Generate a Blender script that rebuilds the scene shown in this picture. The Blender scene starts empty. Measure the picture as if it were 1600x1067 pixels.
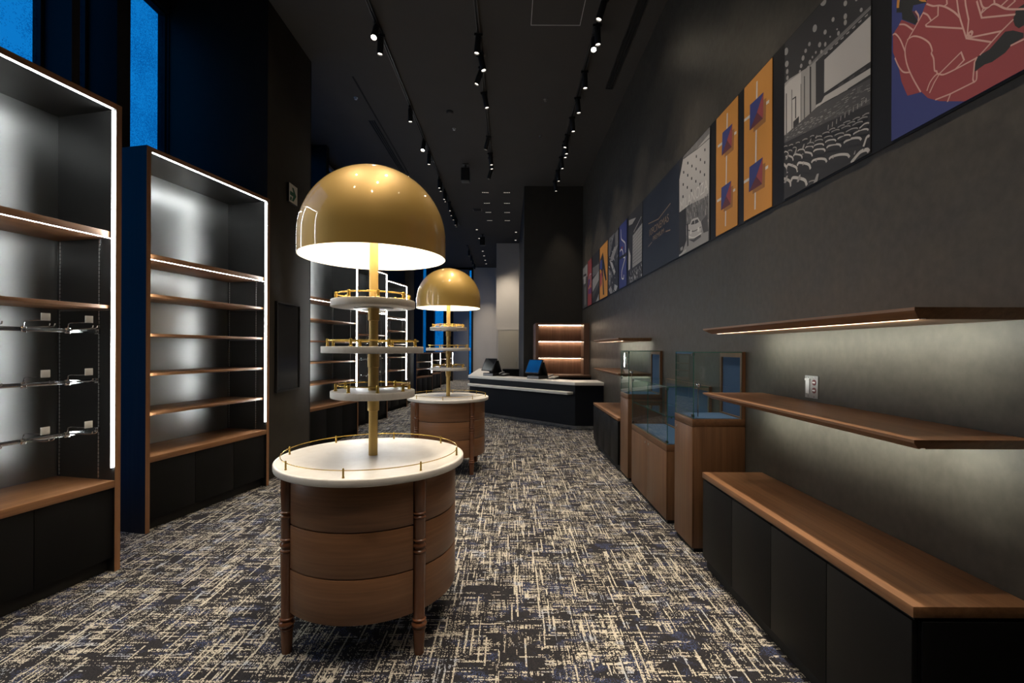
import bpy, bmesh, math, random
from mathutils import Vector, Matrix
random.seed(7)
PI = math.pi
S = bpy.context.scene
COL = S.collection
H = 1.45            # eye height of the camera
XW = 1.69           # long dark wall beside the benches
XF = -3.70          # window facade
ZC = 5.225          # ceiling
YB = 10.76          # dark wall behind the till
YL = 16.5           # pale wall with the door
YE = 21.6           # end wall

# ------------------------------------------------------------------ materials
M = {}

def new_mat(name):
    m = bpy.data.materials.new(name)
    m.use_nodes = True
    nt = m.node_tree
    nt.nodes.clear()
    out = nt.nodes.new('ShaderNodeOutputMaterial')
    M[name] = m
    return m, nt, out

def nd(nt, kind, ins=None, **props):
    n = nt.nodes.new('ShaderNode' + kind)
    for k, v in props.items():
        setattr(n, k, v)
    for k, v in (ins or {}).items():
        s = n.inputs[k]
        if isinstance(v, bpy.types.NodeSocket):
            nt.links.new(v, s)
        else:
            s.default_value = v
    return n

def mth(nt, op, a, b=None, c=None):
    n = nt.nodes.new('ShaderNodeMath')
    n.operation = op
    for i, v in enumerate((a, b, c)):
        if v is None:
            continue
        if isinstance(v, bpy.types.NodeSocket):
            nt.links.new(v, n.inputs[i])
        else:
            n.inputs[i].default_value = v
    return n.outputs[0]

def mix(nt, f, a, b):
    n = nt.nodes.new('ShaderNodeMix')
    n.data_type = 'RGBA'
    for i, v in ((0, f), (6, a), (7, b)):
        if isinstance(v, bpy.types.NodeSocket):
            nt.links.new(v, n.inputs[i])
        else:
            n.inputs[i].default_value = v if i == 0 else (tuple(v) + (1,))[:4]
    return n.outputs[2]

def c4(c):
    return (c[0], c[1], c[2], 1)

def plain(name, col, rough=.5, metal=0, coat=0, coat_rough=.03, spec=.5, bump=0, bscale=200, vary=0, vscale=6, ior=1.5):
    m, nt, out = new_mat(name)
    p = nd(nt, 'BsdfPrincipled', {'Base Color': c4(col), 'Roughness': rough, 'Metallic': metal,
                                  'Coat Weight': coat, 'Coat Roughness': coat_rough, 'Specular IOR Level': spec, 'IOR': ior})
    tc = nd(nt, 'TexCoord')
    if vary:
        n = nd(nt, 'TexNoise', {'Vector': tc.outputs['Object'], 'Scale': vscale, 'Detail': 6., 'Roughness': .62})
        f = mth(nt, 'MULTIPLY_ADD', n.outputs['Fac'], 2 * vary, 1 - vary)
        mm = nd(nt, 'VectorMath', {0: c4(col)[:3], 1: (1, 1, 1)}, operation='MULTIPLY')
        cb = nd(nt, 'CombineXYZ', {0: f, 1: f, 2: f})
        nt.links.new(cb.outputs[0], mm.inputs[1])
        nt.links.new(mm.outputs[0], p.inputs['Base Color'])
    if bump:
        n2 = nd(nt, 'TexNoise', {'Vector': tc.outputs['Object'], 'Scale': bscale, 'Detail': 4.})
        b = nd(nt, 'Bump', {'Height': n2.outputs['Fac'], 'Strength': bump, 'Distance': .002})
        nt.links.new(b.outputs[0], p.inputs['Normal'])
    nt.links.new(p.outputs[0], out.inputs[0])
    return m

def glow(name, col, strength):
    m, nt, out = new_mat(name)
    e = nd(nt, 'Emission', {'Color': c4(col), 'Strength': strength})
    nt.links.new(e.outputs[0], out.inputs[0])
    return m

def wood(name, dark, light, axis, rough=.42, dens=38., coat=0, spec=.5):
    m, nt, out = new_mat(name)
    tc = nd(nt, 'TexCoord')
    sc = [dens, dens, dens]
    sc[axis] = dens * .035
    mp = nd(nt, 'Mapping', {'Vector': tc.outputs['Object'], 'Scale': sc})
    n = nd(nt, 'TexNoise', {'Vector': mp.outputs[0], 'Scale': 1., 'Detail': 7., 'Roughness': .62, 'Distortion': .35})
    sc2 = [7., 7., 7.]
    sc2[axis] = .45
    mp2 = nd(nt, 'Mapping', {'Vector': tc.outputs['Object'], 'Scale': sc2})
    n2 = nd(nt, 'TexNoise', {'Vector': mp2.outputs[0], 'Scale': 1., 'Detail': 3.})
    s = mth(nt, 'MULTIPLY_ADD', n2.outputs['Fac'], .55, mth(nt, 'MULTIPLY', n.outputs['Fac'], .75))
    r = nd(nt, 'MapRange', {'Value': s, 'From Min': .42, 'From Max': .88})
    col = mix(nt, r.outputs[0], dark, light)
    sc3 = [dens * 6] * 3
    sc3[axis] = dens * .12
    mp3 = nd(nt, 'Mapping', {'Vector': tc.outputs['Object'], 'Scale': sc3})
    n3 = nd(nt, 'TexNoise', {'Vector': mp3.outputs[0], 'Scale': 1., 'Detail': 3.})
    pore = nd(nt, 'MapRange', {'Value': n3.outputs['Fac'], 'From Min': .58, 'From Max': .72, 'To Max': .35})
    col = mix(nt, pore.outputs[0], col, [x * .45 for x in dark])
    b = nd(nt, 'Bump', {'Height': n3.outputs['Fac'], 'Strength': .08, 'Distance': .001})
    p = nd(nt, 'BsdfPrincipled', {'Base Color': col, 'Roughness': rough, 'Normal': b.outputs[0], 'Coat Weight': coat, 'Coat Roughness': .15, 'Specular IOR Level': spec})
    nt.links.new(p.outputs[0], out.inputs[0])
    return m

WD, WL = (.15, .066, .028), (.33, .165, .075)
for ax, nm in ((0, 'x'), (1, 'y'), (2, 'z')):
    wood('case_' + nm, [v * .62 for v in WD], [v * .58 for v in WL], ax)  # same walnut, darkened in colour to stand in for weaker light
    wood('walnut_' + nm, WD, WL, ax)
    wood('cherry_' + nm, (.115, .042, .017), (.215, .088, .038), ax, rough=.36, dens=30)
wood('dark_veneer', (.012, .008, .007), (.030, .019, .015), 2, rough=.5, spec=.35)
wood('niche_wood', (.10, .05, .03), (.21, .115, .075), 2, rough=.45)
plain('leg_wood', (.15, .056, .024), .27, vary=.2, vscale=14, coat=.35, coat_rough=.12)
plain('black_door', (.005, .005, .0053), .5, spec=.16, bump=.05, bscale=400)
plain('black_satin', (.009, .009, .010), .45, spec=.3)
plain('black_matte', (.006, .006, .006), .75)
plain('case_back', (.37, .38, .375), .315, metal=.95)
plain('case_inner', (.030, .030, .030), .36, metal=.3)
plain('gold_paint', (.64, .40, .095), .50, metal=.35, coat=1., coat_rough=.02, ior=1.6)
plain('lamp_white', (.92, .90, .86), .6)
plain('brass_satin', (.58, .40, .14), .42, metal=.6)
plain('brass_polished', (.84, .56, .13), .24, metal=.7)
plain('chrome', (.80, .81, .83), .07, metal=1.)
plain('steel_brushed', (.45, .46, .47), .32, metal=1.)
plain('steel_bright', (.62, .64, .66), .16, metal=1.)
plain('aluminium', (.62, .63, .63), .35, metal=.9)
plain('tag_white', (.80, .80, .78), .35)
plain('tag_dark', (.05, .04, .035), .35)
plain('ceiling_dark', (.050, .046, .042), .85, vary=.12, vscale=3)
plain('dark_brown_wall', (.036, .032, .026), .65, spec=.25, vary=.25, vscale=5)
plain('facade_black', (.016, .016, .017), .6, spec=.2)
plain('pale_wall', (.52, .49, .45), .8, vary=.05, vscale=2)
plain('door_beige', (.36, .33, .27), .6)
plain('grey_blind', (.20, .22, .26), .8)
plain('navy_counter', (.0035, .005, .009), .5, spec=.2)
plain('counter_top', (.66, .64, .61), .35, vary=.08, vscale=8)
plain('blue_felt', (.035, .075, .165), .85, bump=.2, bscale=900)
plain('plastic_black', (.012, .012, .013), .3)
plain('plastic_grey', (.25, .25, .26), .4)
plain('screen_black', (.008, .008, .010), .04, spec=1., ior=2.3)
plain('track_edge', (.16, .155, .15), .5)
plain('panel_dark', (.020, .020, .021), .18)
plain('sign_white', (.78, .74, .68), .5)
plain('sign_green', (.010, .13, .065), .5)
plain('outlet_plate', (.42, .42, .41), .35, metal=.6)
plain('white_plastic', (.82, .82, .80), .4)
plain('red_brown', (.14, .03, .03), .4)
plain('toe_steel', (.26, .28, .31), .26, metal=1.)
plain('slot_black', (.003, .003, .003), .9)
plain('fixture_black', (.010, .010, .010), .45)
plain('white_line', (.55, .55, .54), .5)

def marble():
    m, nt, out = new_mat('marble')
    tc = nd(nt, 'TexCoord')
    n = nd(nt, 'TexNoise', {'Vector': tc.outputs['Object'], 'Scale': 5., 'Detail': 8., 'Roughness': .6, 'Distortion': 1.2})
    v = mth(nt, 'ABSOLUTE', mth(nt, 'SUBTRACT', n.outputs['Fac'], .5))
    r = nd(nt, 'MapRange', {'Value': v, 'From Min': 0., 'From Max': .045, 'To Min': .22, 'To Max': 0.})
    n2 = nd(nt, 'TexNoise', {'Vector': tc.outputs['Object'], 'Scale': 14., 'Detail': 5.})
    base = mix(nt, n2.outputs['Fac'], (.74, .71, .67), (.84, .82, .78))
    col = mix(nt, r.outputs[0], base, (.58, .54, .49))
    p = nd(nt, 'BsdfPrincipled', {'Base Color': col, 'Roughness': .33, 'Specular IOR Level': .4})
    nt.links.new(p.outputs[0], out.inputs[0])
marble()

def carpet():
    m, nt, out = new_mat('carpet')
    tc = nd(nt, 'TexCoord')
    xyz = nd(nt, 'SeparateXYZ', {0: tc.outputs['Object']})
    u, v = xyz.outputs[0], xyz.outputs[1]
    fl = lambda a, c: mth(nt, 'FLOOR', mth(nt, 'DIVIDE', a, c))
    def white(a, b, seed):
        cb = nd(nt, 'CombineXYZ', {0: a, 1: b, 2: seed})
        return nd(nt, 'TexWhiteNoise', {'Vector': cb.outputs[0]}, noise_dimensions='3D').outputs['Value']
    def noise(su, sv, seed, detail=2.):
        mp = nd(nt, 'Mapping', {'Vector': tc.outputs['Object'], 'Scale': (su, sv, 1), 'Location': (seed, seed * 1.7, seed * .3)})
        return nd(nt, 'TexNoise', {'Vector': mp.outputs[0], 'Scale': 1., 'Detail': detail}).outputs['Fac']
    gt = lambda a, b: mth(nt, 'GREATER_THAN', a, b)
    mul = lambda a, b: mth(nt, 'MULTIPLY', a, b)
    yu, yv = fl(u, .0036), fl(v, .0036)             # single tufts
    s1, s2, s3 = white(yu, yv, 1.5), white(yu, yv, 7.5), white(yu, yv, 3.5)
    # threads across the aisle
    row = fl(v, .0072)
    seg = mth(nt, 'FLOOR', mth(nt, 'ADD', mth(nt, 'DIVIDE', u, .125), mul(white(row, 0., 2.5), 9.)))
    r = white(seg, row, 4.5)
    p_row = nd(nt, 'MapRange', {'Value': noise(8., 11., 3.), 'From Min': .3, 'From Max': .70, 'To Min': .95, 'To Max': .58}).outputs[0]
    ha = mul(gt(r, p_row), gt(s1, mul(white(seg, row, 8.5), .75)))
    # threads along the aisle
    c = fl(u, .0080)
    seg2 = mth(nt, 'FLOOR', mth(nt, 'ADD', mth(nt, 'DIVIDE', v, .21), mul(white(c, 0., 5.5), 9.)))
    r2 = white(c, seg2, 6.5)
    p_col = nd(nt, 'MapRange', {'Value': noise(9., 6., 17.), 'From Min': .35, 'From Max': .68, 'To Min': .975, 'To Max': .74}).outputs[0]
    hb = mul(gt(r2, p_col), gt(s2, .18))
    # small woven rectangles, half filled
    bu, bv = fl(u, .095), fl(v, .036)
    fill = mul(gt(white(bu, bv, 9.5), .94), gt(s3, .5))
    stray = mul(gt(s3, .86), gt(noise(4., 4., 41.), .48))
    light = mth(nt, 'MAXIMUM', mth(nt, 'MAXIMUM', ha, hb), mth(nt, 'MAXIMUM', fill, stray))
    # dark threads woven back over the light ones
    c3 = fl(u, .0062)
    seg3 = mth(nt, 'FLOOR', mth(nt, 'ADD', mth(nt, 'DIVIDE', v, .16), mul(white(c3, 1., 15.5), 9.)))
    p_dk = nd(nt, 'MapRange', {'Value': noise(7., 9., 77.), 'From Min': .35, 'From Max': .65, 'To Min': .93, 'To Max': .45}).outputs[0]
    over = mul(gt(white(c3, seg3, 16.5), p_dk), gt(s3, .12))
    light = mul(light, mth(nt, 'SUBTRACT', 1., over))
    light = mth(nt, 'MAXIMUM', light, mul(hb, gt(r2, .95)))
    hue = noise(8., 12., 31.)
    bei = mix(nt, nd(nt, 'MapRange', {'Value': hue, 'From Min': .56, 'From Max': .66}).outputs[0], (.52, .48, .40), (.37, .40, .46))
    blue_f = mul(nd(nt, 'MapRange', {'Value': noise(9., 13., 51.), 'From Min': .52, 'From Max': .64}).outputs[0], gt(s2, .62))
    dk = mix(nt, s1, (.014, .014, .018), (.032, .030, .032))
    dk = mix(nt, blue_f, dk, (.050, .066, .14))
    col = mix(nt, light, dk, bei)
    hgt = mth(nt, 'MULTIPLY_ADD', light, .5, mul(s1, .5))
    bp = nd(nt, 'Bump', {'Height': hgt, 'Strength': .2, 'Distance': .003})
    p = nd(nt, 'BsdfPrincipled', {'Base Color': col, 'Roughness': .95, 'Specular IOR Level': .12, 'Normal': bp.outputs[0]})
    nt.links.new(p.outputs[0], out.inputs[0])
carpet()

def suede():
    m, nt, out = new_mat('suede_wall')
    tc = nd(nt, 'TexCoord')
    n = nd(nt, 'TexNoise', {'Vector': tc.outputs['Object'], 'Scale': 9., 'Detail': 8., 'Roughness': .68})
    mp = nd(nt, 'Mapping', {'Vector': tc.outputs['Object'], 'Scale': (26., 26., 20.)})
    n2 = nd(nt, 'TexNoise', {'Vector': mp.outputs[0], 'Scale': 1., 'Detail': 4.})
    s = mth(nt, 'MULTIPLY_ADD', n2.outputs['Fac'], .45, mth(nt, 'MULTIPLY', n.outputs['Fac'], .55))
    r = nd(nt, 'MapRange', {'Value': s, 'From Min': .32, 'From Max': .68})
    col = mix(nt, r.outputs[0], (.036, .031, .024), (.068, .060, .047))
    ro = nd(nt, 'MapRange', {'Value': n.outputs['Fac'], 'From Min': .3, 'From Max': .7, 'To Min': .42, 'To Max': .58})
    bp = nd(nt, 'Bump', {'Height': n2.outputs['Fac'], 'Strength': .12, 'Distance': .002})
    p = nd(nt, 'BsdfPrincipled', {'Base Color': col, 'Roughness': ro.outputs[0], 'Normal': bp.outputs[0], 'Specular IOR Level': .4})
    nt.links.new(p.outputs[0], out.inputs[0])
suede()

def slotted():
    m, nt, out = new_mat('slotted_steel')
    tc = nd(nt, 'TexCoord')
    x = nd(nt, 'SeparateXYZ', {0: tc.outputs['Object']}).outputs[2]
    f = mth(nt, 'GREATER_THAN', mth(nt, 'FRACT', mth(nt, 'MULTIPLY', x, 40.)), .84)
    col = mix(nt, f, (.8, .81, .82), (.05, .05, .05))
    p = nd(nt, 'BsdfPrincipled', {'Base Color': col, 'Roughness': .25, 'Metallic': .9})
    nt.links.new(p.outputs[0], out.inputs[0])
slotted()

def front_fresnel(nt, ior):
    # reflect on the outer side of each pane face only; thin glass has no inner total reflection
    fr = nd(nt, 'Fresnel', {'IOR': ior}).outputs[0]
    bf = nd(nt, 'NewGeometry').outputs['Backfacing']
    return mth(nt, 'MULTIPLY', fr, mth(nt, 'SUBTRACT', 1., bf))

def window_glass():
    # clear pane carrying a printed dot film that thickens towards one edge
    m, nt, out = new_mat('film_glass')
    tc = nd(nt, 'TexCoord')
    sn = nd(nt, 'VectorMath', {0: tc.outputs['Object'], 1: (.02, .008, .008)}, operation='SNAP').outputs[0]
    wn = nd(nt, 'TexWhiteNoise', {'Vector': sn}, noise_dimensions='3D').outputs['Value']
    nz = nd(nt, 'TexNoise', {'Vector': tc.outputs['Object'], 'Scale': 1.6, 'Detail': 3.}).outputs['Fac']
    f = mth(nt, 'GREATER_THAN', mth(nt, 'ADD', wn, mth(nt, 'MULTIPLY', mth(nt, 'SUBTRACT', nz, .5), 2.4)), .62)
    t1 = nd(nt, 'BsdfTransparent', {'Color': (.94, .98, 1, 1)})
    t2 = nd(nt, 'BsdfTransparent', {'Color': (.60, .72, .80, 1)})
    mx = nd(nt, 'MixShader', {0: f, 1: t1.outputs[0], 2: t2.outputs[0]})
    g = nd(nt, 'BsdfGlossy', {'Color': (.9, .95, 1, 1), 'Roughness': .03})
    fr = front_fresnel(nt, 1.45)
    m2 = nd(nt, 'MixShader', {0: fr, 1: mx.outputs[0], 2: g.outputs[0]})
    nt.links.new(m2.outputs[0], out.inputs[0])
window_glass()

def case_glass():
    m, nt, out = new_mat('case_glass')
    t = nd(nt, 'BsdfTransparent', {'Color': (.93, .97, .96, 1)})
    g = nd(nt, 'BsdfGlossy', {'Color': (1, 1, 1, 1), 'Roughness': .01})
    fr = front_fresnel(nt, 1.5)
    mx = nd(nt, 'MixShader', {0: fr, 1: t.outputs[0], 2: g.outputs[0]})
    nt.links.new(mx.outputs[0], out.inputs[0])
case_glass()
plain('glass_edge', (.03, .13, .10), .1, spec=.8)
# ------------------------------------------------------------------ mesh helpers
class MB:
    def __init__(s, *mats):
        s.bm = bmesh.new()
        s.mats = list(mats)

    def idx(s, m):
        if m is None:
            return 0
        if m not in s.mats:
            s.mats.append(m)
        return s.mats.index(m)

    def _new(s, before, m):
        i = s.idx(m)
        fs = [f for f in s.bm.faces if f not in before]
        for f in fs:
            f.material_index = i
        return fs

    def box(s, x0, y0, z0, x1, y1, z1, m=None, bev=0, faces=None):
        """faces: {'-y': material,...} overrides per side"""
        before = set(s.bm.faces)
        x0, x1 = sorted((x0, x1)); y0, y1 = sorted((y0, y1)); z0, z1 = sorted((z0, z1))
        v = [s.bm.verts.new((x, y, z)) for x in (x0, x1) for y in (y0, y1) for z in (z0, z1)]
        q = [(0, 1, 3, 2), (4, 6, 7, 5), (0, 4, 5, 1), (2, 3, 7, 6), (0, 2, 6, 4), (1, 5, 7, 3)]
        fs = [s.bm.faces.new([v[i] for i in t]) for t in q]
        i = s.idx(m)
        for f in fs:
            f.material_index = i
        if faces:
            for k, mm in faces.items():
                f = fs[('-x', '+x', '-y', '+y', '-z', '+z').index(k)]
                f.material_index = s.idx(mm)
        if bev:
            es = list({e for f in fs for e in f.edges})
            bmesh.ops.bevel(s.bm, geom=es, offset=bev, segments=2, affect='EDGES', profile=.5)
        return [f for f in s.bm.faces if f not in before]

    def prism(s, poly, z0, z1, m=None, axis=2, bev=0):
        """poly in the plane perpendicular to axis; axis=2: (x,y); axis=1: (x,z); axis=0: (y,z)"""
        before = set(s.bm.faces)
        def P(a, b, t):
            return (a, b, t) if axis == 2 else ((a, t, b) if axis == 1 else (t, a, b))
        lo = [s.bm.verts.new(P(a, b, z0)) for a, b in poly]
        hi = [s.bm.verts.new(P(a, b, z1)) for a, b in poly]
        fs = [s.bm.faces.new(lo), s.bm.faces.new(hi)]
        n = len(poly)
        for i in range(n):
            fs.append(s.bm.faces.new((lo[i], lo[(i + 1) % n], hi[(i + 1) % n], hi[i])))
        bmesh.ops.recalc_face_normals(s.bm, faces=fs)
        if bev:
            es = list({e for f in fs[:2] for e in f.edges})
            bmesh.ops.bevel(s.bm, geom=es, offset=bev, segments=2, affect='EDGES', profile=.5)
        return s._new(before, m)

    def lathe(s, prof, cx=0, cy=0, seg=32, m=None, close=False):
        """prof: (r, z) from bottom to top"""
        before = set(s.bm.faces)
        rings = []
        for r, z in prof:
            if r < 1e-6:
                rings.append([s.bm.verts.new((cx, cy, z))])
            else:
                rings.append([s.bm.verts.new((cx + r * math.cos(2 * PI * k / seg), cy + r * math.sin(2 * PI * k / seg), z)) for k in range(seg)])
        pairs = list(zip(rings, rings[1:]))
        if close:
            pairs.append((rings[-1], rings[0]))
        for a, b in pairs:
            for k in range(seg):
                k2 = (k + 1) % seg
                if len(a) == 1 and len(b) == 1:
                    continue
                if len(a) == 1:
                    s.bm.faces.new((a[0], b[k2], b[k]))
                elif len(b) == 1:
                    s.bm.faces.new((a[k], a[k2], b[0]))
                else:
                    s.bm.faces.new((a[k], a[k2], b[k2], b[k]))
        return s._new(before, m)

    def disc_solid(s, r, z0, z1, cx=0, cy=0, seg=64, bev=.004, m=None):
        b = bev
        prof = [(0, z0), (r - b, z0), (r - b * .3, z0 + b * .3), (r, z0 + b), (r, z1 - b), (r - b * .3, z1 - b * .3), (r - b, z1), (0, z1)]
        return s.lathe(prof, cx, cy, seg, m)

    def tube(s, pts, r, seg=8, m=None, closed=False):
        before = set(s.bm.faces)
        P = [Vector(p) for p in pts]
        n = len(P)
        rings = []
        up = None
        for i in range(n):
            if closed:
                d = P[(i + 1) % n] - P[i - 1]
            else:
                d = P[min(i + 1, n - 1)] - P[max(i - 1, 0)]
            d.normalize()
            if up is None:
                up = Vector((0, 0, 1)) if abs(d.z) < .9 else Vector((1, 0, 0))
            a = d.cross(up)
            if a.length < 1e-4:
                a = d.orthogonal()
            a.normalize()
            b = a.cross(d)
            up = b
            rings.append([s.bm.verts.new(P[i] + a * r * math.cos(2 * PI * k / seg) + b * r * math.sin(2 * PI * k / seg)) for k in range(seg)])
        rng = range(n) if closed else range(n - 1)
        for i in rng:
            A, B = rings[i], rings[(i + 1) % n]
            for k in range(seg):
                k2 = (k + 1) % seg
                s.bm.faces.new((A[k], A[k2], B[k2], B[k]))
        if not closed:
            s.bm.faces.new(list(reversed(rings[0])))
            s.bm.faces.new(rings[-1])
        return s._new(before, m)

    def cyl(s, p0, p1, r, seg=16, m=None, r1=None):
        before = set(s.bm.faces)
        p0, p1 = Vector(p0), Vector(p1)
        d = (p1 - p0).normalized()
        a = d.orthogonal().normalized()
        b = d.cross(a)
        r1 = r if r1 is None else r1
        A = [s.bm.verts.new(p0 + (a * math.cos(2 * PI * k / seg) + b * math.sin(2 * PI * k / seg)) * r) for k in range(seg)]
        B = [s.bm.verts.new(p1 + (a * math.cos(2 * PI * k / seg) + b * math.sin(2 * PI * k / seg)) * r1) for k in range(seg)]
        for k in range(seg):
            k2 = (k + 1) % seg
            s.bm.faces.new((A[k], A[k2], B[k2], B[k]))
        s.bm.faces.new(list(reversed(A)))
        s.bm.faces.new(B)
        return s._new(before, m)

    def ball(s, c, r, m=None, seg=16):
        pr = [(max(0, r * math.sin(PI * i / 10)) if 0 < i < 10 else 0, c[2] - r * math.cos(PI * i / 10)) for i in range(11)]
        return s.lathe(pr, c[0], c[1], seg, m)

    def xform(s, mat):
        bmesh.ops.transform(s.bm, matrix=mat, verts=s.bm.verts)
        return s

    def build(s, name, parent=None, sharp=35, recalc=True):
        if recalc:
            bmesh.ops.recalc_face_normals(s.bm, faces=s.bm.faces)
        me = bpy.data.meshes.new(name)
        s.bm.to_mesh(me)
        s.bm.free()
        for m in s.mats:
            me.materials.append(M[m])
        me.polygons.foreach_set('use_smooth', [True] * len(me.polygons))
        me.set_sharp_from_angle(angle=math.radians(sharp))
        o = bpy.data.objects.new(name, me)
        COL.objects.link(o)
        o.parent = parent
        return o

def box(name, parent, m, x0, y0, z0, x1, y1, z1, bev=0, faces=None):
    b = MB(m)
    b.box(x0, y0, z0, x1, y1, z1, m, bev, faces)
    return b.build(name, parent)

def tag(o, label=None, cat=None, group=None, kind=None):
    if label: o['label'] = label
    if cat: o['category'] = cat
    if group: o['group'] = group
    if kind: o['kind'] = kind
    return o

def thing(name, label, cat, loc=(0, 0, 0), rz=0, group=None):
    o = bpy.data.objects.new(name, None)
    o.empty_display_size = .1
    COL.objects.link(o)
    o.location = loc
    o.rotation_euler = (0, 0, rz)
    return tag(o, label, cat, group)

def dup(root, loc=None, rz=None, label=None, group=None):
    def cp(o, par):
        c = o.copy()
        COL.objects.link(c)
        c.parent = par
        for ch in list(o.children):
            cp(ch, c)
        return c
    r = cp(root, None)
    if loc is not None: r.location = loc
    if rz is not None: r.rotation_euler = (0, 0, rz)
    if label: r['label'] = label
    if group: r['group'] = group
    return r

def struct(o):
    o['kind'] = 'structure'
    return o

ORD = ['first', 'second', 'third', 'fourth', 'fifth', 'sixth', 'seventh', 'eighth', 'ninth', 'tenth', 'eleventh', 'twelfth', 'thirteenth', 'fourteenth', 'fifteenth']
# ------------------------------------------------------------------ the room
YN = -2.2           # wall behind the photographer
struct(box('floor', None, 'carpet', XF, YN, -.05, XW, YE, 0))
struct(box('ceiling', None, 'ceiling_dark', XF - .3, YN, ZC, XW, YE + .3, ZC + .1))
struct(box('wall_right', None, 'suede_wall', XW, YN, 0, XW + .1, YE, ZC))
struct(box('wall_near', None, 'dark_brown_wall', XF, YN - .1, 0, XW, YN, ZC))
b = MB('dark_brown_wall')                       # dark wall behind the till and its return
b.box(.33, YB, 0, XW, YL + .1, ZC)
struct(b.build('wall_back'))
b = MB('pale_wall')                             # pale wall with the door, and its return
b.box(-.48, YL + .1, 0, XW, YE, ZC)
struct(b.build('wall_pale'))
# end wall with two window slots
b = MB('pale_wall', 'grey_blind', 'facade_black')
b.box(-1.69, YE, 0, -.48, YE + .1, ZC, 'pale_wall')
b.box(-2.62, YE, 0, -1.90, YE + .1, ZC, 'grey_blind')
b.box(-3.06, YE - .02, 0, -2.62, YE + .1, ZC, 'facade_black')
b.box(XF - .1, YE - .02, 0, -3.5, YE + .1, ZC, 'facade_black')
b.box(-1.76, YE - .03, 0, -1.69, YE + .1, ZC, 'facade_black')
b.box(-3.5, YE, ZC - .1, -1.69, YE + .1, ZC, 'facade_black')
struct(b.build('wall_far'))

# door in the pale wall
d = thing('door_1', None, None, (.0, YL + .1, 0))
struct(d)
b = MB('door_beige')
b.box(-.40, -.045, 0, .31, -.012, 2.12, None, .002)
struct(b.build('door_leaf', d))
b = MB('pale_wall')
b.box(-.44, -.05, 0, -.40, 0, 2.16); b.box(.31, -.05, 0, .328, 0, 2.16); b.box(-.40, -.05, 2.12, .31, 0, 2.16)
struct(b.build('door_frame', d))
b = MB('steel_brushed')
b.cyl((.25, -.09, 1.0), (.25, -.09, 1.14), .009)
b.cyl((.25, -.09, 1.01), (.25, -.04, 1.01), .007); b.cyl((.25, -.09, 1.13), (.25, -.04, 1.13), .007)
b.build('door_handle', d)

# facade columns (dark boxed mullions) and the two deep piers
cols = [(3.705, 3.777, -3.506), (4.09, 4.235, -3.47), (8.62, 8.76, -3.42), (18.1, 18.26, -3.40), (21.2, 21.58, -3.46)]
for n, (y0, y1, x1) in enumerate(cols):
    struct(box('trim_%d' % (n + 1), None, 'facade_black', XF - .12, y0, 0, x1, y1, ZC))
PX0 = -2.63
for n, (y0, y1) in enumerate(((5.03, 6.10), (11.66, 12.75))):
    b = MB('dark_brown_wall', 'facade_black')
    b.box(XF - .12, y0, 0, PX0, y1, ZC, None, .003)
    b.box(PX0 - .02, y1, 0, PX0 - .001, y1 + .03, ZC, 'facade_black')
    struct(b.build('trim_%d' % (n + 6)))
b = MB('facade_black')                           # solid facade below and above the glass
segs = [(YN, 1.2), (1.32, 3.705), (3.777, 4.09), (4.235, 5.03), (6.10, 8.62), (8.76, 11.66), (12.75, 15.4), (15.5, 18.1), (18.26, 21.2)]
b.box(XF - .12, YN, 0, XF, YE, .12)
b.box(XF - .12, YN, ZC - .16, XF, YE, ZC)
b.box(XF - .12, YN, .12, XF, 1.2, ZC - .16)
b.box(XF - .12, 1.2, .12, XF + .1, 1.32, ZC - .16)
b.box(XF - .12, 15.4, .12, XF + .1, 15.5, ZC - .16)
b.box(XF - .12, 5.02, .12, XF, 5.06, ZC - .16)
struct(b.build('wall_left'))
wn = 0
def window(x0, y0, x1, y1, z0, z1):
    """a framed fixed pane standing in the facade line"""
    global wn
    wn += 1
    w = thing('window_%d' % wn, None, None, ((x0 + x1) / 2, (y0 + y1) / 2, z0))
    struct(w)
    hx, hy, hz = (x1 - x0) / 2, (y1 - y0) / 2, z1 - z0
    f = MB('facade_black')
    t = .025
    if abs(hy) > abs(hx):
        for a in (-hy, hy - t): f.box(-.03, a, 0, .03, a + t, hz)
        f.box(-.03, -hy + t, 0, .03, hy - t, t); f.box(-.03, -hy + t, hz - t, .03, hy - t, hz)
        g = MB('film_glass'); g.box(-.004, -hy + t, t, .004, hy - t, hz - t)
    else:
        for a in (-hx, hx - t): f.box(a, -.03, 0, a + t, .03, hz)
        f.box(-hx + t, -.03, 0, hx - t, .03, t); f.box(-hx + t, -.03, hz - t, hx - t, .03, hz)
        g = MB('film_glass'); g.box(-hx + t, -.004, t, hx - t, .004, hz - t)
    struct(f.build('window_frame', w)); struct(g.build('window_pane', w))
for y0, y1 in segs[1:]:
    window(XF - .06, y0, XF - .06, y1, .12, ZC - .16)
window(-3.5, YE + .05, -3.06, YE + .05, 0, ZC - .1)
window(-1.90, YE + .05, -1.76, YE + .05, 0, ZC - .1)
struct(box('trim_8', None, 'grey_blind', XF + .005, 8.78, ZC - .16, XF + .07, 11.6, ZC - .10))   # blind cassette over the glass
# skirting along the long wall
struct(box('baseboard_right', None, 'black_matte', XW - .012, YN, 0, XW, 8.3, .06))
# picture band: a black strip behind the wall graphics
struct(box('trim_9', None, 'black_satin', XW - .006, 1.24, 2.362, XW, YB, 3.338))
# ------------------------------------------------------------------ shelving cases along the windows
W, D, HT = 1.336, .50, 3.02
CASE_RZ = math.atan2(.977, .211)
TH = .036

def led(x0, y0, z0, x1, y1, z1, parent, name='led_strip'):
    return box(name, parent, 'led_white', x0, y0, z0, x1, y1, z1)
glow('led_white', (.97, 1, .985), 66.)
glow('led_back', (1., .80, .58), 38.)
glow('led_shelf', (1., .92, .76), 6.)

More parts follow.
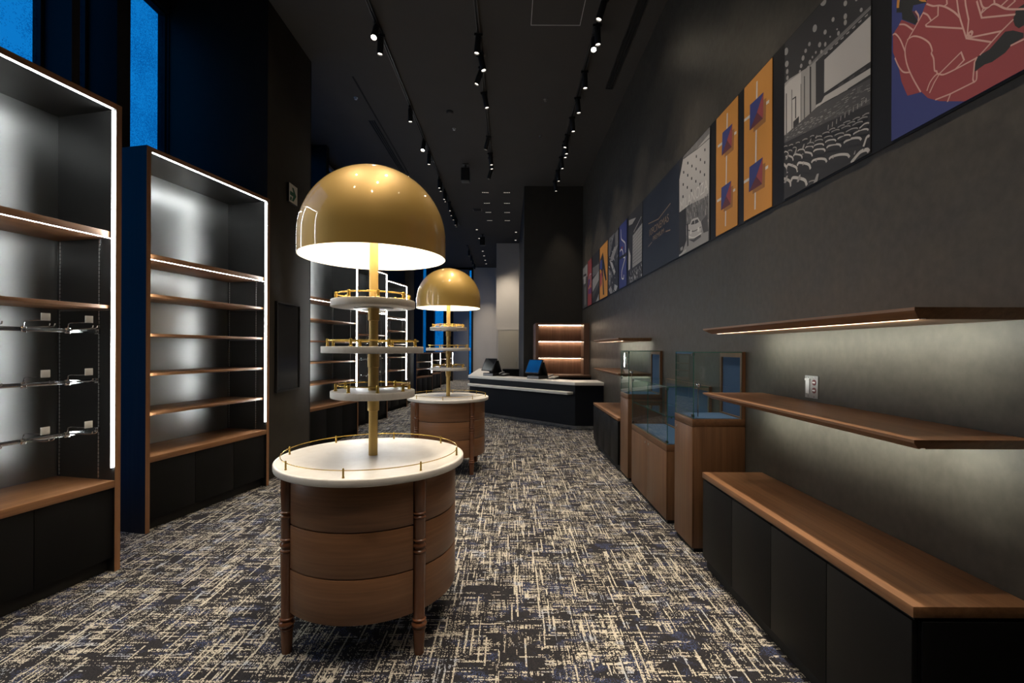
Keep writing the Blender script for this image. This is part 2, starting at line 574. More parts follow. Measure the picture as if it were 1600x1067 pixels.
def make_case(name, label, cat, shelves, rails, ht=HT, thick_first=True, base=.59, doors=3, group='shelving cases along the windows'):
    t = thing(name, label, cat, (0, 0, 0), 0, group)
    for x0, x1, out, inn in ((0, TH, '-x', '+x'), (W - TH, W, '+x', '-x')):
        box('side_panel', t, 'case_inner', x0, 0, 0, x1, D, ht, 0, {'-y': 'walnut_z', out: 'dark_veneer', '+z': 'dark_veneer'})
    box('top_panel', t, 'case_inner', TH, 0, ht - TH, W - TH, D, ht, 0, {'-y': 'walnut_x', '+z': 'dark_veneer'})
    box('back_panel', t, 'case_back', TH, D - .015, base, W - TH, D, ht - TH)
    box('counter_board', t, 'walnut_x', TH, .0, base - .046, W - TH, D - .015, base, .002)
    box('carcass', t, 'black_matte', TH, .035, .09, W - TH, D - .015, base - .047)
    dw = (W - 2 * TH) / doors
    for k in range(doors):
        box('door', t, 'black_door', TH + k * dw + .0015, .012, .092, TH + (k + 1) * dw - .0015, .033, base - .05, .0015)
    box('toe_kick', t, 'black_matte', TH, .06, 0, W - TH, .08, .09)
    s = .0115
    zt = ht - TH
    led(W - TH - s, .006, base + .085, W - TH, .006 + s, zt - .012, t)
    led(TH, .022, base + .085, TH + .011, .022 + s, zt - .012, t)
    if thick_first: led(TH + .02, .008, zt - .005, W - TH - s, .008 + .006, zt, t)
    b = MB('aluminium')
    b.box(W - TH - s - .002, .006 + s, base + .08, W - TH, .012 + s, zt)
    b.build('led_profile', t)
    b = MB('aluminium')
    b.box(TH, .022 + s, base + .08, TH + .012, .028 + s, zt)
    b.build('led_profile', t)
    ztop = shelves[0] - .04 if thick_first else zt
    for x in (TH, W - TH - .004):
        for y in (.125, D - .045):
            box('shelf_standard', t, 'slotted_steel', x, y, base + .005, x + .004, y + .010, ztop)
    for k, z in enumerate(shelves):
        if k == 0 and thick_first:
            o = box('shelf', t, 'walnut_x', TH + .002, .030, z - .042, W - TH - .002, D - .02, z, .0015)
            box('led_strip', o, 'led_white', TH + .03, .035, z - .0445, W - TH - .005, .0385, z - .0422)
        else:
            o = box('shelf', t, 'walnut_x', TH + .006, .036, z - .022, W - TH - .006, D - .03, z, .003)
            for x0 in (TH + .001, W - TH - .007):
                b = MB('steel_brushed')
                b.box(x0, .05, z - .034, x0 + .006, D - .05, z - .0225)
                b.build('shelf_bracket', o)
    for z in rails:
        b = MB('steel_bright')
        b.box(TH + .004, .122, z - .012, W - TH - .004, .134, z + .012, None, .002)
        o = b.build('hanging_rail', t)
        for x0 in (TH + .004, W - TH - .022):
            e = MB('chrome')
            e.box(x0, .112, z - .017, x0 + .018, .142, z + .017, None, .003)
            e.build('rail_bracket', o)
    return t

def case_loc(right_y, right_x=-2.538):
    """origin is the near front corner; the far front corner sits at (right_x, right_y)"""
    c, s = math.cos(CASE_RZ), math.sin(CASE_RZ)
    return (right_x - W * c, right_y - W * s, 0)

SH_A = [2.196, 1.72]
RAILS = [1.55, 1.233, .915]
SH_B = [2.189, 1.874, 1.559, 1.244, .929]
tall = [
    (3.032, 'A', 'tall lit shelving case hung with chrome hooks, cut by the picture edge'),
    (4.905, 'B', 'tall lit shelving case with five empty shelves beside the exit sign pier'),
    (7.81, 'B', 'tall lit shelving case seen behind the trays of the first lamp table'),
    (9.685, 'A', 'tall lit shelving case with hook rails, partly hidden by the brass lamp pole'),
    (11.56, 'B', 'tall lit shelving case farthest down the window side, its far edge by blue windows'),
]
proto = {}
case_roots = []
for y, kind, lab in tall:
    loc = case_loc(y)
    if kind not in proto:
        proto[kind] = make_case('shelving_case', lab, 'shelving', SH_A if kind == 'A' else SH_B, RAILS if kind == 'A' else [])
        r = proto[kind]
        r.location = loc
        r.rotation_euler = (0, 0, CASE_RZ)
    else:
        r = dup(proto[kind], loc, CASE_RZ, lab)
    case_roots.append(r)

# low cases towards the end windows
lowp = None
for n, y in enumerate((15.36, 17.23, 19.10, 20.95)):
    lab = ['low lit shelving case under the far windows, %s of four after the tall cases' % ORD[k] for k in range(4)][n]
    if lowp is None:
        lowp = make_case('low_shelving_case', lab, 'shelving', [1.03, .805], [], ht=1.315, thick_first=False, base=.57, group='low shelving cases under the far windows')
        lowp.location = case_loc(y); lowp.rotation_euler = (0, 0, CASE_RZ)
    else:
        dup(lowp, case_loc(y), CASE_RZ, lab)

# display hooks clipped on the rails of the two hook cases
def make_hook():
    t = thing('display_hook', 'x', 'hook', (0, 0, 0), CASE_RZ, 'chrome display hooks on the rails')
    b = MB('chrome')
    b.box(-.014, -.010, -.018, .014, .002, .016, None, .003)
    b.build('clip', t)
    b = MB('chrome')
    for x in (-.012, .012):
        b.tube([(x, -.008, 0), (x, -.03, .006), (x, -.20, .012), (x, -.215, .018), (x, -.218, .030)], .0032, 8)
    b.tube([(-.012, -.06, .0075), (.012, -.06, .0075)], .0026, 6)
    b.build('prong', t)
    b = MB('chrome')
    b.tube([(0, -.006, .014), (0, -.012, .040), (0, -.03, .046), (0, -.165, .048)], .003, 8)
    b.build('tag_arm', t)
    b = MB('tag_white')
    b.box(-.022, -.172, .046, .022, -.168, .088, None, .001)
    b.build('price_tag', t)
    return t
hook = None
hname = ['top', 'middle', 'bottom']
for ci, dist, cname in ((0, (.19, .41, .64), 'shelving cut by picture edge'), (3, (.16, .38, .60, .82), 'shelving behind brass lamp pole')):
    c, s = math.cos(CASE_RZ), math.sin(CASE_RZ)
    r = case_roots[ci]
    for zi, z in enumerate(RAILS):
        for k, tt in enumerate(dist):
            lx, ly = W - TH - tt, .122
            loc = (r.location.x + lx * c - ly * s, r.location.y + lx * s + ly * c, z)
            lab = 'chrome hook, %s from far end of the %s rail, %s' % (ORD[k], hname[zi], cname)
            if hook is None:
                hook = make_hook()
                hook.location = loc
                hook['label'] = lab
            else:
                dup(hook, loc, CASE_RZ, lab)
# ------------------------------------------------------------------ round lamp tables
TX = -.741
glow('lamp_led', (1, .83, .59), 72.)

def arc_panel(R0, R1, a0, a1, z0, z1, n=20, m=None, bev=.0):
    b = MB(m)
    pts = [(R1 * math.cos(a0 + (a1 - a0) * i / n), R1 * math.sin(a0 + (a1 - a0) * i / n)) for i in range(n + 1)]
    pts += [(R0 * math.cos(a1 - (a1 - a0) * i / n), R0 * math.sin(a1 - (a1 - a0) * i / n)) for i in range(n + 1)]
    b.prism(pts, z0, z1, None, 2, bev)
    return b

def gallery(parent, R, z, r_rail, h, n, a0=0):
    """a brass ring on posts"""
    b = MB('brass_polished')
    b.tube([(R * math.cos(2 * PI * k / 96), R * math.sin(2 * PI * k / 96), z + h * .78) for k in range(96)], r_rail, 8, None, True)
    b.build('gallery_rail', parent)
    for k in range(n):
        a = a0 + 2 * PI * k / n
        b = MB('brass_polished')
        pw = r_rail * 2.1
        prof = [(0, z - .001), (pw * 1.25, z - .001), (pw * 1.25, z + .004), (pw, z + .006), (pw, z + h - .004), (pw * .75, z + h), (0, z + h)]
        b.lathe(prof, R * math.cos(a), R * math.sin(a), 12)
        b.build('post', parent)

def make_table(label):
    t = thing('lamp_table', label, 'table', (0, 0, 0), 0, 'round drawer tables with brass dome lamps')
    zt = .87
    b = MB('marble')
    b.lathe([(0, zt - .037), (.482, zt - .037), (.488, zt - .034), (.490, zt - .028), (.490, zt - .006), (.4885, zt - .0015), (.485, zt),
             (.474, zt), (.472, zt - .0012), (.470, zt - .0012), (0, zt - .0012)], 0, 0, 96)
    top = b.build('tabletop', t, 50)
    gallery(top, .455, zt - .001, .0022, .043, 8)
    RB = .446
    b = MB('black_matte')
    b.lathe([(0, .215), (RB - .022, .215), (RB - .022, .832), (0, .832)], 0, 0, 64)
    b.build('carcass', t)
    z = [.200, .4065, .6165, .828]
    la = .034 / RB
    for q in range(4):
        a0 = math.radians(-135 + 90 * q) + la
        a1 = math.radians(-45 + 90 * q) - la
        for k in range(3):
            arc_panel(RB - .02, RB, a0, a1, z[k] + (.003 if k else 0), z[k + 1] - .003, 24, 'cherry_panel', .0015).build('drawer', t)
    def bead(zc, hh, r0, r1):
        return [(r0 + (r1 - r0) * math.sin(PI * i / 6), zc - hh + 2 * hh * i / 6) for i in range(7)]
    prof = [(0, 0), (.0235, 0), (.0245, .004), (.029, .112)]
    prof += bead(.119, .006, .029, .0325) + bead(.141, .0145, .029, .038) + bead(.164, .0065, .028, .0335)
    prof += [(.0275, .175), (.0275, .30), (.0300, .478)]
    prof += bead(.487, .007, .0285, .033) + [(.0255, .496), (.0255, .500)] + bead(.515, .0125, .027, .0335) + [(.0255, .530)] + bead(.541, .006, .027, .0325)
    prof += [(.028, .552), (.028, .640)] + bead(.650, .007, .0285, .0325) + [(.0255, .659)] + bead(.669, .007, .0265, .0325)
    prof += [(.028, .680), (.030, .76), (.030, .8325), (0, .8325)]
    for sx in (-1, 1):
        for sy in (-1, 1):
            b = MB('leg_wood')
            b.lathe(prof, sx * .3155, sy * .3155, 28)
            b.build('leg', t)
    b = MB('brass_satin')
    p = .0237
    b.lathe([(0, zt - .001), (p, zt - .001), (p, 1.108), (.031, 1.112), (.031, 1.185), (.0275, 1.19), (.0275, 1.345), (.031, 1.349), (.031, 1.424), (.0245, 1.43),
             (.0245, 1.598), (.0305, 1.602), (.0305, 1.672), (p, 1.68), (p, 2.40), (0, 2.40)], 0, 0, 28)
    b.build('pole', t)
    for R, z0, z1, rr in ((.2215, 1.186, 1.222, .0032), (.268, 1.424, 1.459, .0032), (.2215, 1.670, 1.708, .0034)):
        b = MB('marble')
        b.disc_solid(R, z0, z1, 0, 0, 72, .003)
        tr = b.build('tray', t)
        gallery(tr, R - .028, z1, rr * 1.15, .040, 8, math.radians(22.5 + (0 if R < .25 else 12)))
        b = MB('steel_brushed')
        b.disc_solid(.105, z0 - .004, z0 + .0005, 0, 0, 40, .001)
        b.build('flange', tr)
    # the dome: skirt, then a hemisphere; painted gold outside, white inside
    R, zr, sk = .387, 1.940, .100
    b = MB('gold_paint', 'lamp_white')
    outer = [(R, zr), (R, zr + sk * .5), (R, zr + sk)] + [(R * math.cos(PI / 2 * i / 28), zr + sk + R * math.sin(PI / 2 * i / 28)) for i in range(1, 29)]
    outer[-1] = (0, outer[-1][1])
    th = .004
    inner = [(max(0, r - th), z2 - (th if i > 2 else 0)) for i, (r, z2) in enumerate(outer)]
    inner[-1] = (0, inner[-1][1])
    b.lathe(outer, 0, 0, 96, 'gold_paint')
    b.lathe(inner, 0, 0, 96, 'lamp_white')
    b.lathe([(R - th, zr), (R, zr)], 0, 0, 96, 'lamp_white')
    sh = b.build('lamp_shade', t, 50, recalc=False)
    b = MB('lamp_led')
    b.lathe([(.17, 2.19), (.22, 2.19), (.22, 2.205), (.17, 2.205)], 0, 0, 48, None, True)
    b.build('light_ring', sh)
    b = MB('brass_satin')
    for k in range(3):
        a = 2 * PI * k / 3 + .5
        b.cyl((.02 * math.cos(a), .02 * math.sin(a), 2.2), (.18 * math.cos(a), .18 * math.sin(a), 2.2), .005, 8)
    b.build('ring_arm', sh)
    return t
wood_c = wood('cherry_panel', (.118, .046, .019), (.205, .088, .038), 2, rough=.4, dens=5)

def cherry_ring():
    # grain that runs round the drum: bands by height, broken up slowly by angle
    m = M['cherry_panel']
    nt = m.node_tree
    nt.nodes.clear()
    out = nt.nodes.new('ShaderNodeOutputMaterial')
    tc = nd(nt, 'TexCoord')
    mp = nd(nt, 'Mapping', {'Vector': tc.outputs['Object'], 'Scale': (3., 3., 85.)})
    n = nd(nt, 'TexNoise', {'Vector': mp.outputs[0], 'Scale': 1., 'Detail': 6., 'Roughness': .6, 'Distortion': .3})
    mp2 = nd(nt, 'Mapping', {'Vector': tc.outputs['Object'], 'Scale': (1.2, 1.2, 12.)})
    n2 = nd(nt, 'TexNoise', {'Vector': mp2.outputs[0], 'Scale': 1., 'Detail': 3.})
    s = mth(nt, 'MULTIPLY_ADD', n2.outputs['Fac'], .5, mth(nt, 'MULTIPLY', n.outputs['Fac'], .6))
    r = nd(nt, 'MapRange', {'Value': s, 'From Min': .40, 'From Max': .72})
    col = mix(nt, r.outputs[0], (.175, .082, .039), (.27, .130, .064))
    p = nd(nt, 'BsdfPrincipled', {'Base Color': col, 'Roughness': .38})
    nt.links.new(p.outputs[0], out.inputs[0])
cherry_ring()
tab1 = make_table('larger-looking round drawer table with brass dome lamp, in front of the other lamp table')
tab1.location = (TX, 2.53, 0)
tab2 = dup(tab1, (-.745, 5.66, 0), 0, 'smaller-looking round drawer table with brass dome lamp, in front of the till counter')
# thin black cord on the carpet between the two tables
b = MB('plastic_black')
pts = [(-.62, 2.85, .03), (-.58, 2.95, .006), (-.50, 3.4, .005), (-.46, 4.2, .005), (-.44, 4.9, .005), (-.45, 5.25, .005), (-.60, 5.5, .006), (-.70, 5.6, .05)]
fine = []
for i in range(len(pts) - 1):
    p0, p1, p2, p3 = [Vector(pts[max(0, min(len(pts) - 1, i + k))]) for k in (-1, 0, 1, 2)]
    for k in range(8):
        u = k / 8
        fine.append(.5 * ((2 * p1) + (p2 - p0) * u + (2 * p0 - 5 * p1 + 4 * p2 - p3) * u * u + (3 * p1 - p0 - 3 * p2 + p3) * u ** 3))
b.tube(fine, .004, 6)
tag(b.build('power_cord'), 'thin black power cord on the carpet running under the second lamp table', 'cord')
# ------------------------------------------------------------------ long wall: benches, shelves, glass cases
BX = 1.29

def make_bench(y0, y1, label):
    L = y1 - y0
    t = thing('bench_cabinet', label, 'cabinet', (BX, y0, 0), 0, 'low bench cabinets on the long wall')
    dx = XW - BX - .002
    b = MB('walnut_y')
    b.box(0, 0, .598, dx, L, .634, None, .0015)
    b.build('countertop', t)
    box('carcass', t, 'black_door', .022, .006, .07, dx, L - .006, .586, 0)
    box('shadow_gap', t, 'slot_black', .012, .010, .586, dx, L - .010, .598)
    n = 4
    w = (L - .012) / n
    for k in range(n):
        box('door', t, 'black_door', .002, .006 + k * w + .0015, .075, .021, .006 + (k + 1) * w - .0015, .586, .0015)
    box('end_panel', t, 'black_door', .030, -.002, .07, dx, .0055, .586, .001)
    box('toe_kick', t, 'black_matte', .030, .01, 0, dx, L - .01, .07)
    return t
make_bench(1.478, 3.095, 'long black four-door bench with walnut top, below the pair of wall shelves with the outlet')
make_bench(5.505, 7.11, 'black bench with walnut top between the glass cases and the till counter')

def make_shelf(y0, y1, ztop, label):
    L = y1 - y0
    t = thing('wall_shelf', label, 'shelf', (BX, y0, ztop), 0, 'walnut shelves on the long wall')
    dx = XW - BX - .001
    # bevelled nose, then a thin groove for the light
    prof = [(0, 0), (dx, 0), (dx, -.036), (.068, -.036), (.068, -.033), (.052, -.033), (.052, -.036), (.045, -.036), (0, -.010)]
    b = MB('walnut_y')
    b.prism(prof, .0, L, None, 1)
    # bevel the two ends underneath
    for v in b.bm.verts:
        if v.co.z < -.03:
            v.co.y = .035 if v.co.y < L / 2 else L - .035
        elif v.co.z < -.005 and v.co.x > .3:
            v.co.y = v.co.y
    b.build('board', t)
    box('led_strip', t, 'led_shelf', .0525, .06, -.0352, .0675, L - .06, -.0332)
    ld = bpy.data.lights.new('shelf_light', 'AREA')
    ld.shape = 'RECTANGLE'
    ld.size, ld.size_y = L - .14, .010
    ld.energy = 6.6
    ld.color = (.97, 1., .88)
    ld.spread = math.radians(80)
    o = bpy.data.objects.new('shelf_light', ld)
    COL.objects.link(o)
    o.location = (BX + .062, (y0 + y1) / 2, ztop - .0385)
    d = Vector((1, 0, -.16)).normalized()
    ax = Vector((0, 1, 0))
    z = -d
    yv = z.cross(ax)
    o.rotation_euler = Matrix((ax, yv, z)).transposed().to_euler()
    return t
make_shelf(1.478, 3.095, 1.589, 'long walnut wall shelf lit underneath, upper one above the bench with the outlet')
make_shelf(1.478, 3.095, 1.165, 'long walnut wall shelf just under the outlet plate')
make_shelf(5.505, 7.11, 1.586, 'distant walnut wall shelf, upper one beyond the glass display cases')
make_shelf(5.505, 7.11, 1.164, 'distant walnut wall shelf, lower one beyond the glass display cases, just above bench height')

GX = 1.31
def pane(b, x0, y0, z0, x1, y1, z1):
    d = (x1 - x0, y1 - y0, z1 - z0)
    a = d.index(min(d))
    keep = (('-x', '+x'), ('-y', '+y'), ('-z', '+z'))[a]
    b.box(x0, y0, z0, x1, y1, z1, 'case_glass', 0, {k: 'glass_edge' for k in ('-x', '+x', '-y', '+y', '-z', '+z') if k not in keep})

def make_glass_case(y0, y1, zb, zt, label, wide, group=None):
    L = y1 - y0
    t = thing('glass_display_case', label, 'display case', (GX, y0, 0), 0, group)
    dx = XW - GX - .003
    g = .006
    box('plinth', t, 'black_matte', .015, .012, 0, dx, L - .012, .03)
    box('body', t, 'case_z', .012, 0, .03, dx, L, zb - .055, .001)
    n = 2 if wide else 1
    for k in range(n):
        o = box('door', t, 'case_z', 0, k * L / n + .001, .032, .0115, (k + 1) * L / n - .001, zb - .057, .001)
        yl = (L / 2 + (-.05 if k == 0 else .05)) if wide else L - .045
        b = MB('steel_brushed')
        b.cyl((-.003, yl, zb - .095), (.002, yl, zb - .095), .010, 16)
        b.build('lock', o)
    box('top_frame', t, 'case_y', 0, 0, zb - .054, dx, L, zb, .001)
    box('felt_floor', t, 'blue_felt', .022, .02, zb + .0003, dx - .03, L - .02, zb + .003)
    bt = .024
    b = MB('case_z')
    for ya, yb in ((0, .03), (L - .03, L)):
        b.box(dx - bt, ya, zb, dx, yb, zt)
    b.box(dx - bt, .03, zt - .04, dx, L - .03, zt); b.box(dx - bt, .03, zb, dx, L - .03, zb + .012)
    b.build('back_frame', t)
    box('felt_back', t, 'blue_felt', dx - .012, .03, zb + .012, dx, L - .03, zt - .04)
    xe = dx - bt
    for ya, yb in ((.001, .001 + g), (L - .001 - g, L - .001)):
        b = MB('case_glass'); pane(b, .004 + g, ya, zb, xe, yb, zt - g); b.build('side_glass', t)
    b = MB('case_glass'); pane(b, .004, .001, zt - g, xe, L - .001, zt); b.build('top_glass', t)
    for k in range(n):
        ya, yb = (.001 + k * L / n + (.0015 if k else 0), (k + 1) * L / n - .001 - (.0015 if k < n - 1 else 0))
        b = MB('case_glass'); pane(b, .004, ya, zb + .002, .004 + g, yb, zt - g - .001); o = b.build('front_glass', t)
        yh = .016 if k == 0 else yb - .016
        for zz in (zb + .012, zt - .03):
            b = MB('fixture_black'); b.box(.001, yh - .014, zz, .016, yh + .014, zz + .022, None, .002); b.build('hinge', o)
    if wide:
        b = MB('case_glass'); pane(b, .014, .01, .885, xe - .004, L - .01, .893); b.build('glass_shelf', t)
        for yy in (.02, L - .02, L / 2):
            for xx in (.05, xe - .05):
                b = MB('chrome')
                b.cyl((xx, yy, .872), (xx, yy, .885), .006, 10)
                b.build('shelf_pin', t)
    else:
        b = MB('chrome')
        b.cyl((.035, -.010, zb + .02), (.035, -.010, zb + .23), .0035, 10)  # thin rod modelled in place of a reflection below the knob
        b.build('reflection_rod', t)
        b = MB('chrome')
        b.ball((.035, -.016, zb + .245), .017)
        b.cyl((.035, 0, zb + .245), (.035, -.01, zb + .245), .007, 10)
        b.build('knob', t)
    return t
make_glass_case(3.315, 3.67, .953, 1.435, 'tall narrow walnut pedestal with glass box, standing next to the long four-door bench', False, 'glass display cases')
make_glass_case(3.86, 4.96, .656, 1.142, 'wide low glass display case on two walnut doors between the two tall pedestals', True, 'glass display cases')
make_glass_case(5.115, 5.465, .953, 1.435, 'tall narrow walnut pedestal with glass box, farther one beyond the wide low case', False, 'glass display cases')

# outlet plate on the wall between the two near shelves
t = thing('outlet_plate', 'steel outlet plate with white switch and two round sockets above the walnut shelf', 'outlet', (XW, 2.588, 1.245))
b = MB('outlet_plate'); b.box(-.006, -.055, -.062, 0, .055, .062, None, .0015); b.build('plate', t)
b = MB('white_plastic'); b.box(-.011, .012, -.038, -.005, .042, .044, None, .0015); b.box(-.014, .008, .034, -.006, .046, .046, None, .001); b.build('switch', t)
for z in (.026, -.018):
    b = MB('red_brown', 'white_plastic')
    b.cyl((-.0085, -.026, z), (-.005, -.026, z), .016, 20, 'red_brown')
    b.box(-.0105, -.036, z - .004, -.008, -.016, z + .004, 'white_plastic')
    b.build('socket', t)
for y in (.026, -.026):
    for z in (.053, -.053):
        b = MB('steel_bright')
        b.cyl((-.0075, y, z), (-.005, y, z), .003, 10)
        b.build('screw', t)
# a small white plate far along the same wall
t = thing('wall_plate', 'small pale plate on the long wall above the distant lower shelf', 'outlet', (XW, 6.72, 1.29))
b = MB('white_plastic'); b.box(-.006, -.03, -.05, 0, .03, .05, None, .001); b.build('plate', t)
b = MB('outlet_plate'); b.box(-.009, -.012, -.025, -.0055, .012, .025, None, .001); b.build('switch', t)

# ------------------------------------------------------------------ till counter
t = thing('till_counter', 'angled black till counter with white stone top across the aisle end', 'counter', (1.167, 8.27, 0))
def rel(pts): return [(x - 1.167, y - 8.27) for x, y in pts]
CT = .857
top = [(XW - .002, 8.27), (1.167, 8.27), (-.915, 10.33), (-.915, 14.0), (-.265, 14.0), (-.265, 10.41), (1.224, 8.92), (XW - .002, 8.92)]
b = MB('counter_top'); b.prism(rel(top), CT - .055, CT, None, 2, .004); b.build('countertop', t)
body = [(XW - .002, 8.30), (1.180, 8.30), (-.885, 10.343), (-.885, 13.97), (-.30, 13.97), (-.30, 10.40), (1.21, 8.89), (XW - .002, 8.89)]
b = MB('navy_counter'); b.prism(rel(body), .075, CT - .055); b.build('body', t)
toe = [(XW - .002, 8.315), (1.186, 8.315), (-.870, 10.35), (-.870, 13.95), (-.30, 13.95), (-.30, 10.40), (1.21, 8.89), (XW - .002, 8.89)]
b = MB('toe_steel'); b.prism(rel(toe), 0, .075); b.build('toe_kick', t)
led_y = [(1.03 - .0, 8.237), (-.915, 10.163), (-.915, 10.34), (1.15, 8.335)]
b = MB('counter_top'); b.prism(rel(led_y), .637, .685, None, 2, .004); b.build('bag_ledge', t)

# back cabinet with lit niche, and the lower worktop in front of it
t = thing('back_cabinet', 'walnut cabinet with three lit empty niches behind the till', 'cabinet', (.547, 9.80, 0))
cw = XW - .547 - .002
b = MB('niche_wood'); b.box(0, 0, .915, .07, YB - 9.80 - .002, 2.0); b.build('side_panel', t)
b = MB('niche_wood'); b.box(cw - .12, 0, .915, cw, YB - 9.80 - .002, 2.0); b.build('side_panel', t)
b = MB('niche_wood'); b.box(.07, 0, 1.972, cw - .12, .40, 2.0); b.build('top_panel', t)
b = MB('niche_wood'); b.box(.07, .38, .915, cw - .12, .40, 1.972); b.build('back_panel', t)
for z in (1.615, 1.258):
    o = box('shelf', t, 'niche_wood', .07, .012, z, cw - .12, .38, z + .028)
    box('led_strip', o, 'led_back', .075, .335, z - .008, cw - .125, .350, z - .0005)
box('led_strip', t, 'led_back', .075, .335, 1.964, cw - .125, .350, 1.9715)
t = thing('back_counter', 'low dark back counter with walnut edge in front of the lit niches', 'counter', (.60, 9.56, 0))
bw = XW - .60 - .002
b = MB('niche_wood'); b.box(0, 0, .868, bw, YB - 9.56 - .003, .912, None, .002); b.build('worktop', t)
b = MB('black_door'); b.box(.02, .03, 0, bw, YB - 9.56 - .003, .868); b.build('body', t)
for k in range(3):
    box('door', t, 'black_door', .022 + k * .354, .012, .06, .022 + (k + 1) * .354 - .004, .0295, .862, .001)
t = thing('low_cabinet', 'low black cabinet below the beige door behind the till', 'cabinet', (-.20, 14.2, 0))
b = MB('black_door'); b.box(0, 0, .0, .50, .5, .80, None, .003); b.build('body', t)
b = MB('black_satin'); b.box(-.01, -.01, .80, .51, .5, .83, None, .003); b.build('worktop', t)

# tills: base, staff screen and customer screen leaning back to back
def make_till(label, loc):
    t = thing('till_terminal', label, 'till', loc, math.radians(-45), 'touchscreen tills on the counter')
    # local -y faces the shop side along the slanted front
    b = MB('plastic_black', 'plastic_grey')
    b.box(-.16, -.14, 0, .16, .16, .062, 'plastic_black', .004)
    b.box(-.15, -.1415, .008, .15, -.139, .052, 'plastic_grey')
    b.build('base', t)
    def slab(w, h, th, lean, y, z, name, scr):
        o = MB('plastic_black')
        o.box(-w / 2, -th / 2, 0, w / 2, th / 2, h, None, .006)
        mt = Matrix.Translation((0, y, z)) @ Matrix.Rotation(lean, 4, 'X')
        o.xform(mt)
        p = o.build(name, t)
        s = MB('screen_black')
        s.box(-w / 2 + .014, -th / 2 - .0015, .016, w / 2 - .014, -th / 2 + .001, h - .014)
        if scr:
            s.xform(mt)
            s.build('screen_glass', p)
        else:
            s.bm.free()
        return p
    slab(.36, .30, .030, math.radians(-27), -.170, .110, 'monitor', True)
    slab(.26, .30, .03, math.radians(21), .155, .055, 'customer_display', False)
    b = MB('plastic_black'); b.prism([(-.05, .05), (.12, .05), (.07, .29), (-.02, .29), (-.10, .19)], -.045, .045, None, 0); b.build('stand', t)
    return t
k1 = make_till('black till with dark screen at the corner of the counter nearer the windows', (-.367, 10.225, CT))
k2 = dup(k1, (.565, 9.285, CT), math.radians(-45), 'black till with blue reflection on its screen, in front of the lit niches')

def make_phone(label, loc):
    t = thing('desk_phone', label, 'phone', loc, math.radians(-40), 'desk phones beside the tills')
    b = MB('plastic_black'); b.prism([(-.09, 0), (.10, 0), (.10, .06), (-.09, .025)], -.085, .085, None, 0, .004); b.build('body', t)
    b = MB('plastic_grey')
    b.tube([(-.06, -.075, .05), (-.06, -.06, .064), (-.06, 0, .074), (-.06, .07, .082), (-.06, .085, .072)], .016, 10)
    b.build('handset', t)
    b = MB('tag_white')
    for i in range(3):
        for j in range(4):
            b.box(-.01 + i * .025, -.055 + j * .022, .034 + j * .004, .006 + i * .025, -.041 + j * .022, .044 + j * .004)
    b.build('keypad', t)
    return t
p1 = make_phone('dark desk phone beside the till nearer the windows', (-.12, 10.10, CT))
p2 = dup(p1, (.86, 9.12, CT), math.radians(-40), 'desk phone with grey handset beside the till with the blue-looking screen')

# exit sign and dark panel on the pier
t = thing('exit_sign', 'white exit sign with green arrow on the dark pier', 'sign', (PX0, 5.565, 3.29))
b = MB('fixture_black', 'sign_white')
b.box(0, -.105, -.11, .03, .105, .11, 'fixture_black', 0, {'+x': 'sign_white'})
b.build('sign_box', t)
b = MB('sign_green')
ar = [(-.085, .018), (.0, .018), (-.035, .075), (.005, .075), (.075, -.005), (.005, -.085), (-.035, -.085), (.0, -.028), (-.085, -.028)]
b.prism(ar, .0302, .0312, None, 0)
b.build('arrow', t)
b = MB('sign_green')
b.prism([(-.085, -.088), (-.075, -.045), (-.05, -.045), (-.035, -.062), (-.05, -.07), (-.045, -.09)], .0302, .0312, None, 0)
b.build('pictogram', t)
t = thing('wall_screen', 'tall narrow black screen panel mounted on the dark pier', 'screen', (PX0, 5.48, 1.46))
b = MB('fixture_black')
for y0, y1, z0, z1 in ((-.285, -.268, -.515, .515), (.268, .285, -.515, .515), (-.268, .268, .498, .515), (-.268, .268, -.515, -.498)):
    b.box(0, y0, z0, .03, y1, z1)
b.build('frame', t)
b = MB('panel_dark'); b.box(0, -.268, -.498, .018, .268, .498); b.build('glass', t)
# ------------------------------------------------------------------ ceiling: tracks, spotlights, downlights, slots
glow('lens_on', (1, .90, .76), 4.)
glow('lens_small', (1, .9, .78), 1.1)
glow('lens_hot', (1, .86, .64), 160.)
ZS = ZC - .06

def track(x, y0, y1, label):
    t = thing('light_track', label, 'track', (x, y0, ZC), 0, 'black ceiling light tracks')
    b = MB('fixture_black')
    L = y1 - y0
    b.box(-.018, 0, -.032, -.006, L, 0); b.box(.006, 0, -.032, .018, L, 0); b.box(-.006, 0, -.012, .006, L, 0)
    b.build('rail', t)
    b = MB('track_edge')
    b.box(-.0185, .0, -.034, -.0145, L, -.0325); b.box(.0145, 0, -.034, .0185, L, -.0325)
    b.build('edge_strip', t)
track(-1.55, .6, 14.2, 'black ceiling track carrying spotlights on the window side')
track(-.385, .6, 9.9, 'black ceiling track carrying spotlights down the middle')
track(.995, .6, 10.55, 'black ceiling track carrying spotlights beside the picture wall')
track(-1.55, 16.9, 21.0, 'short ceiling track with four spotlights near the end wall')

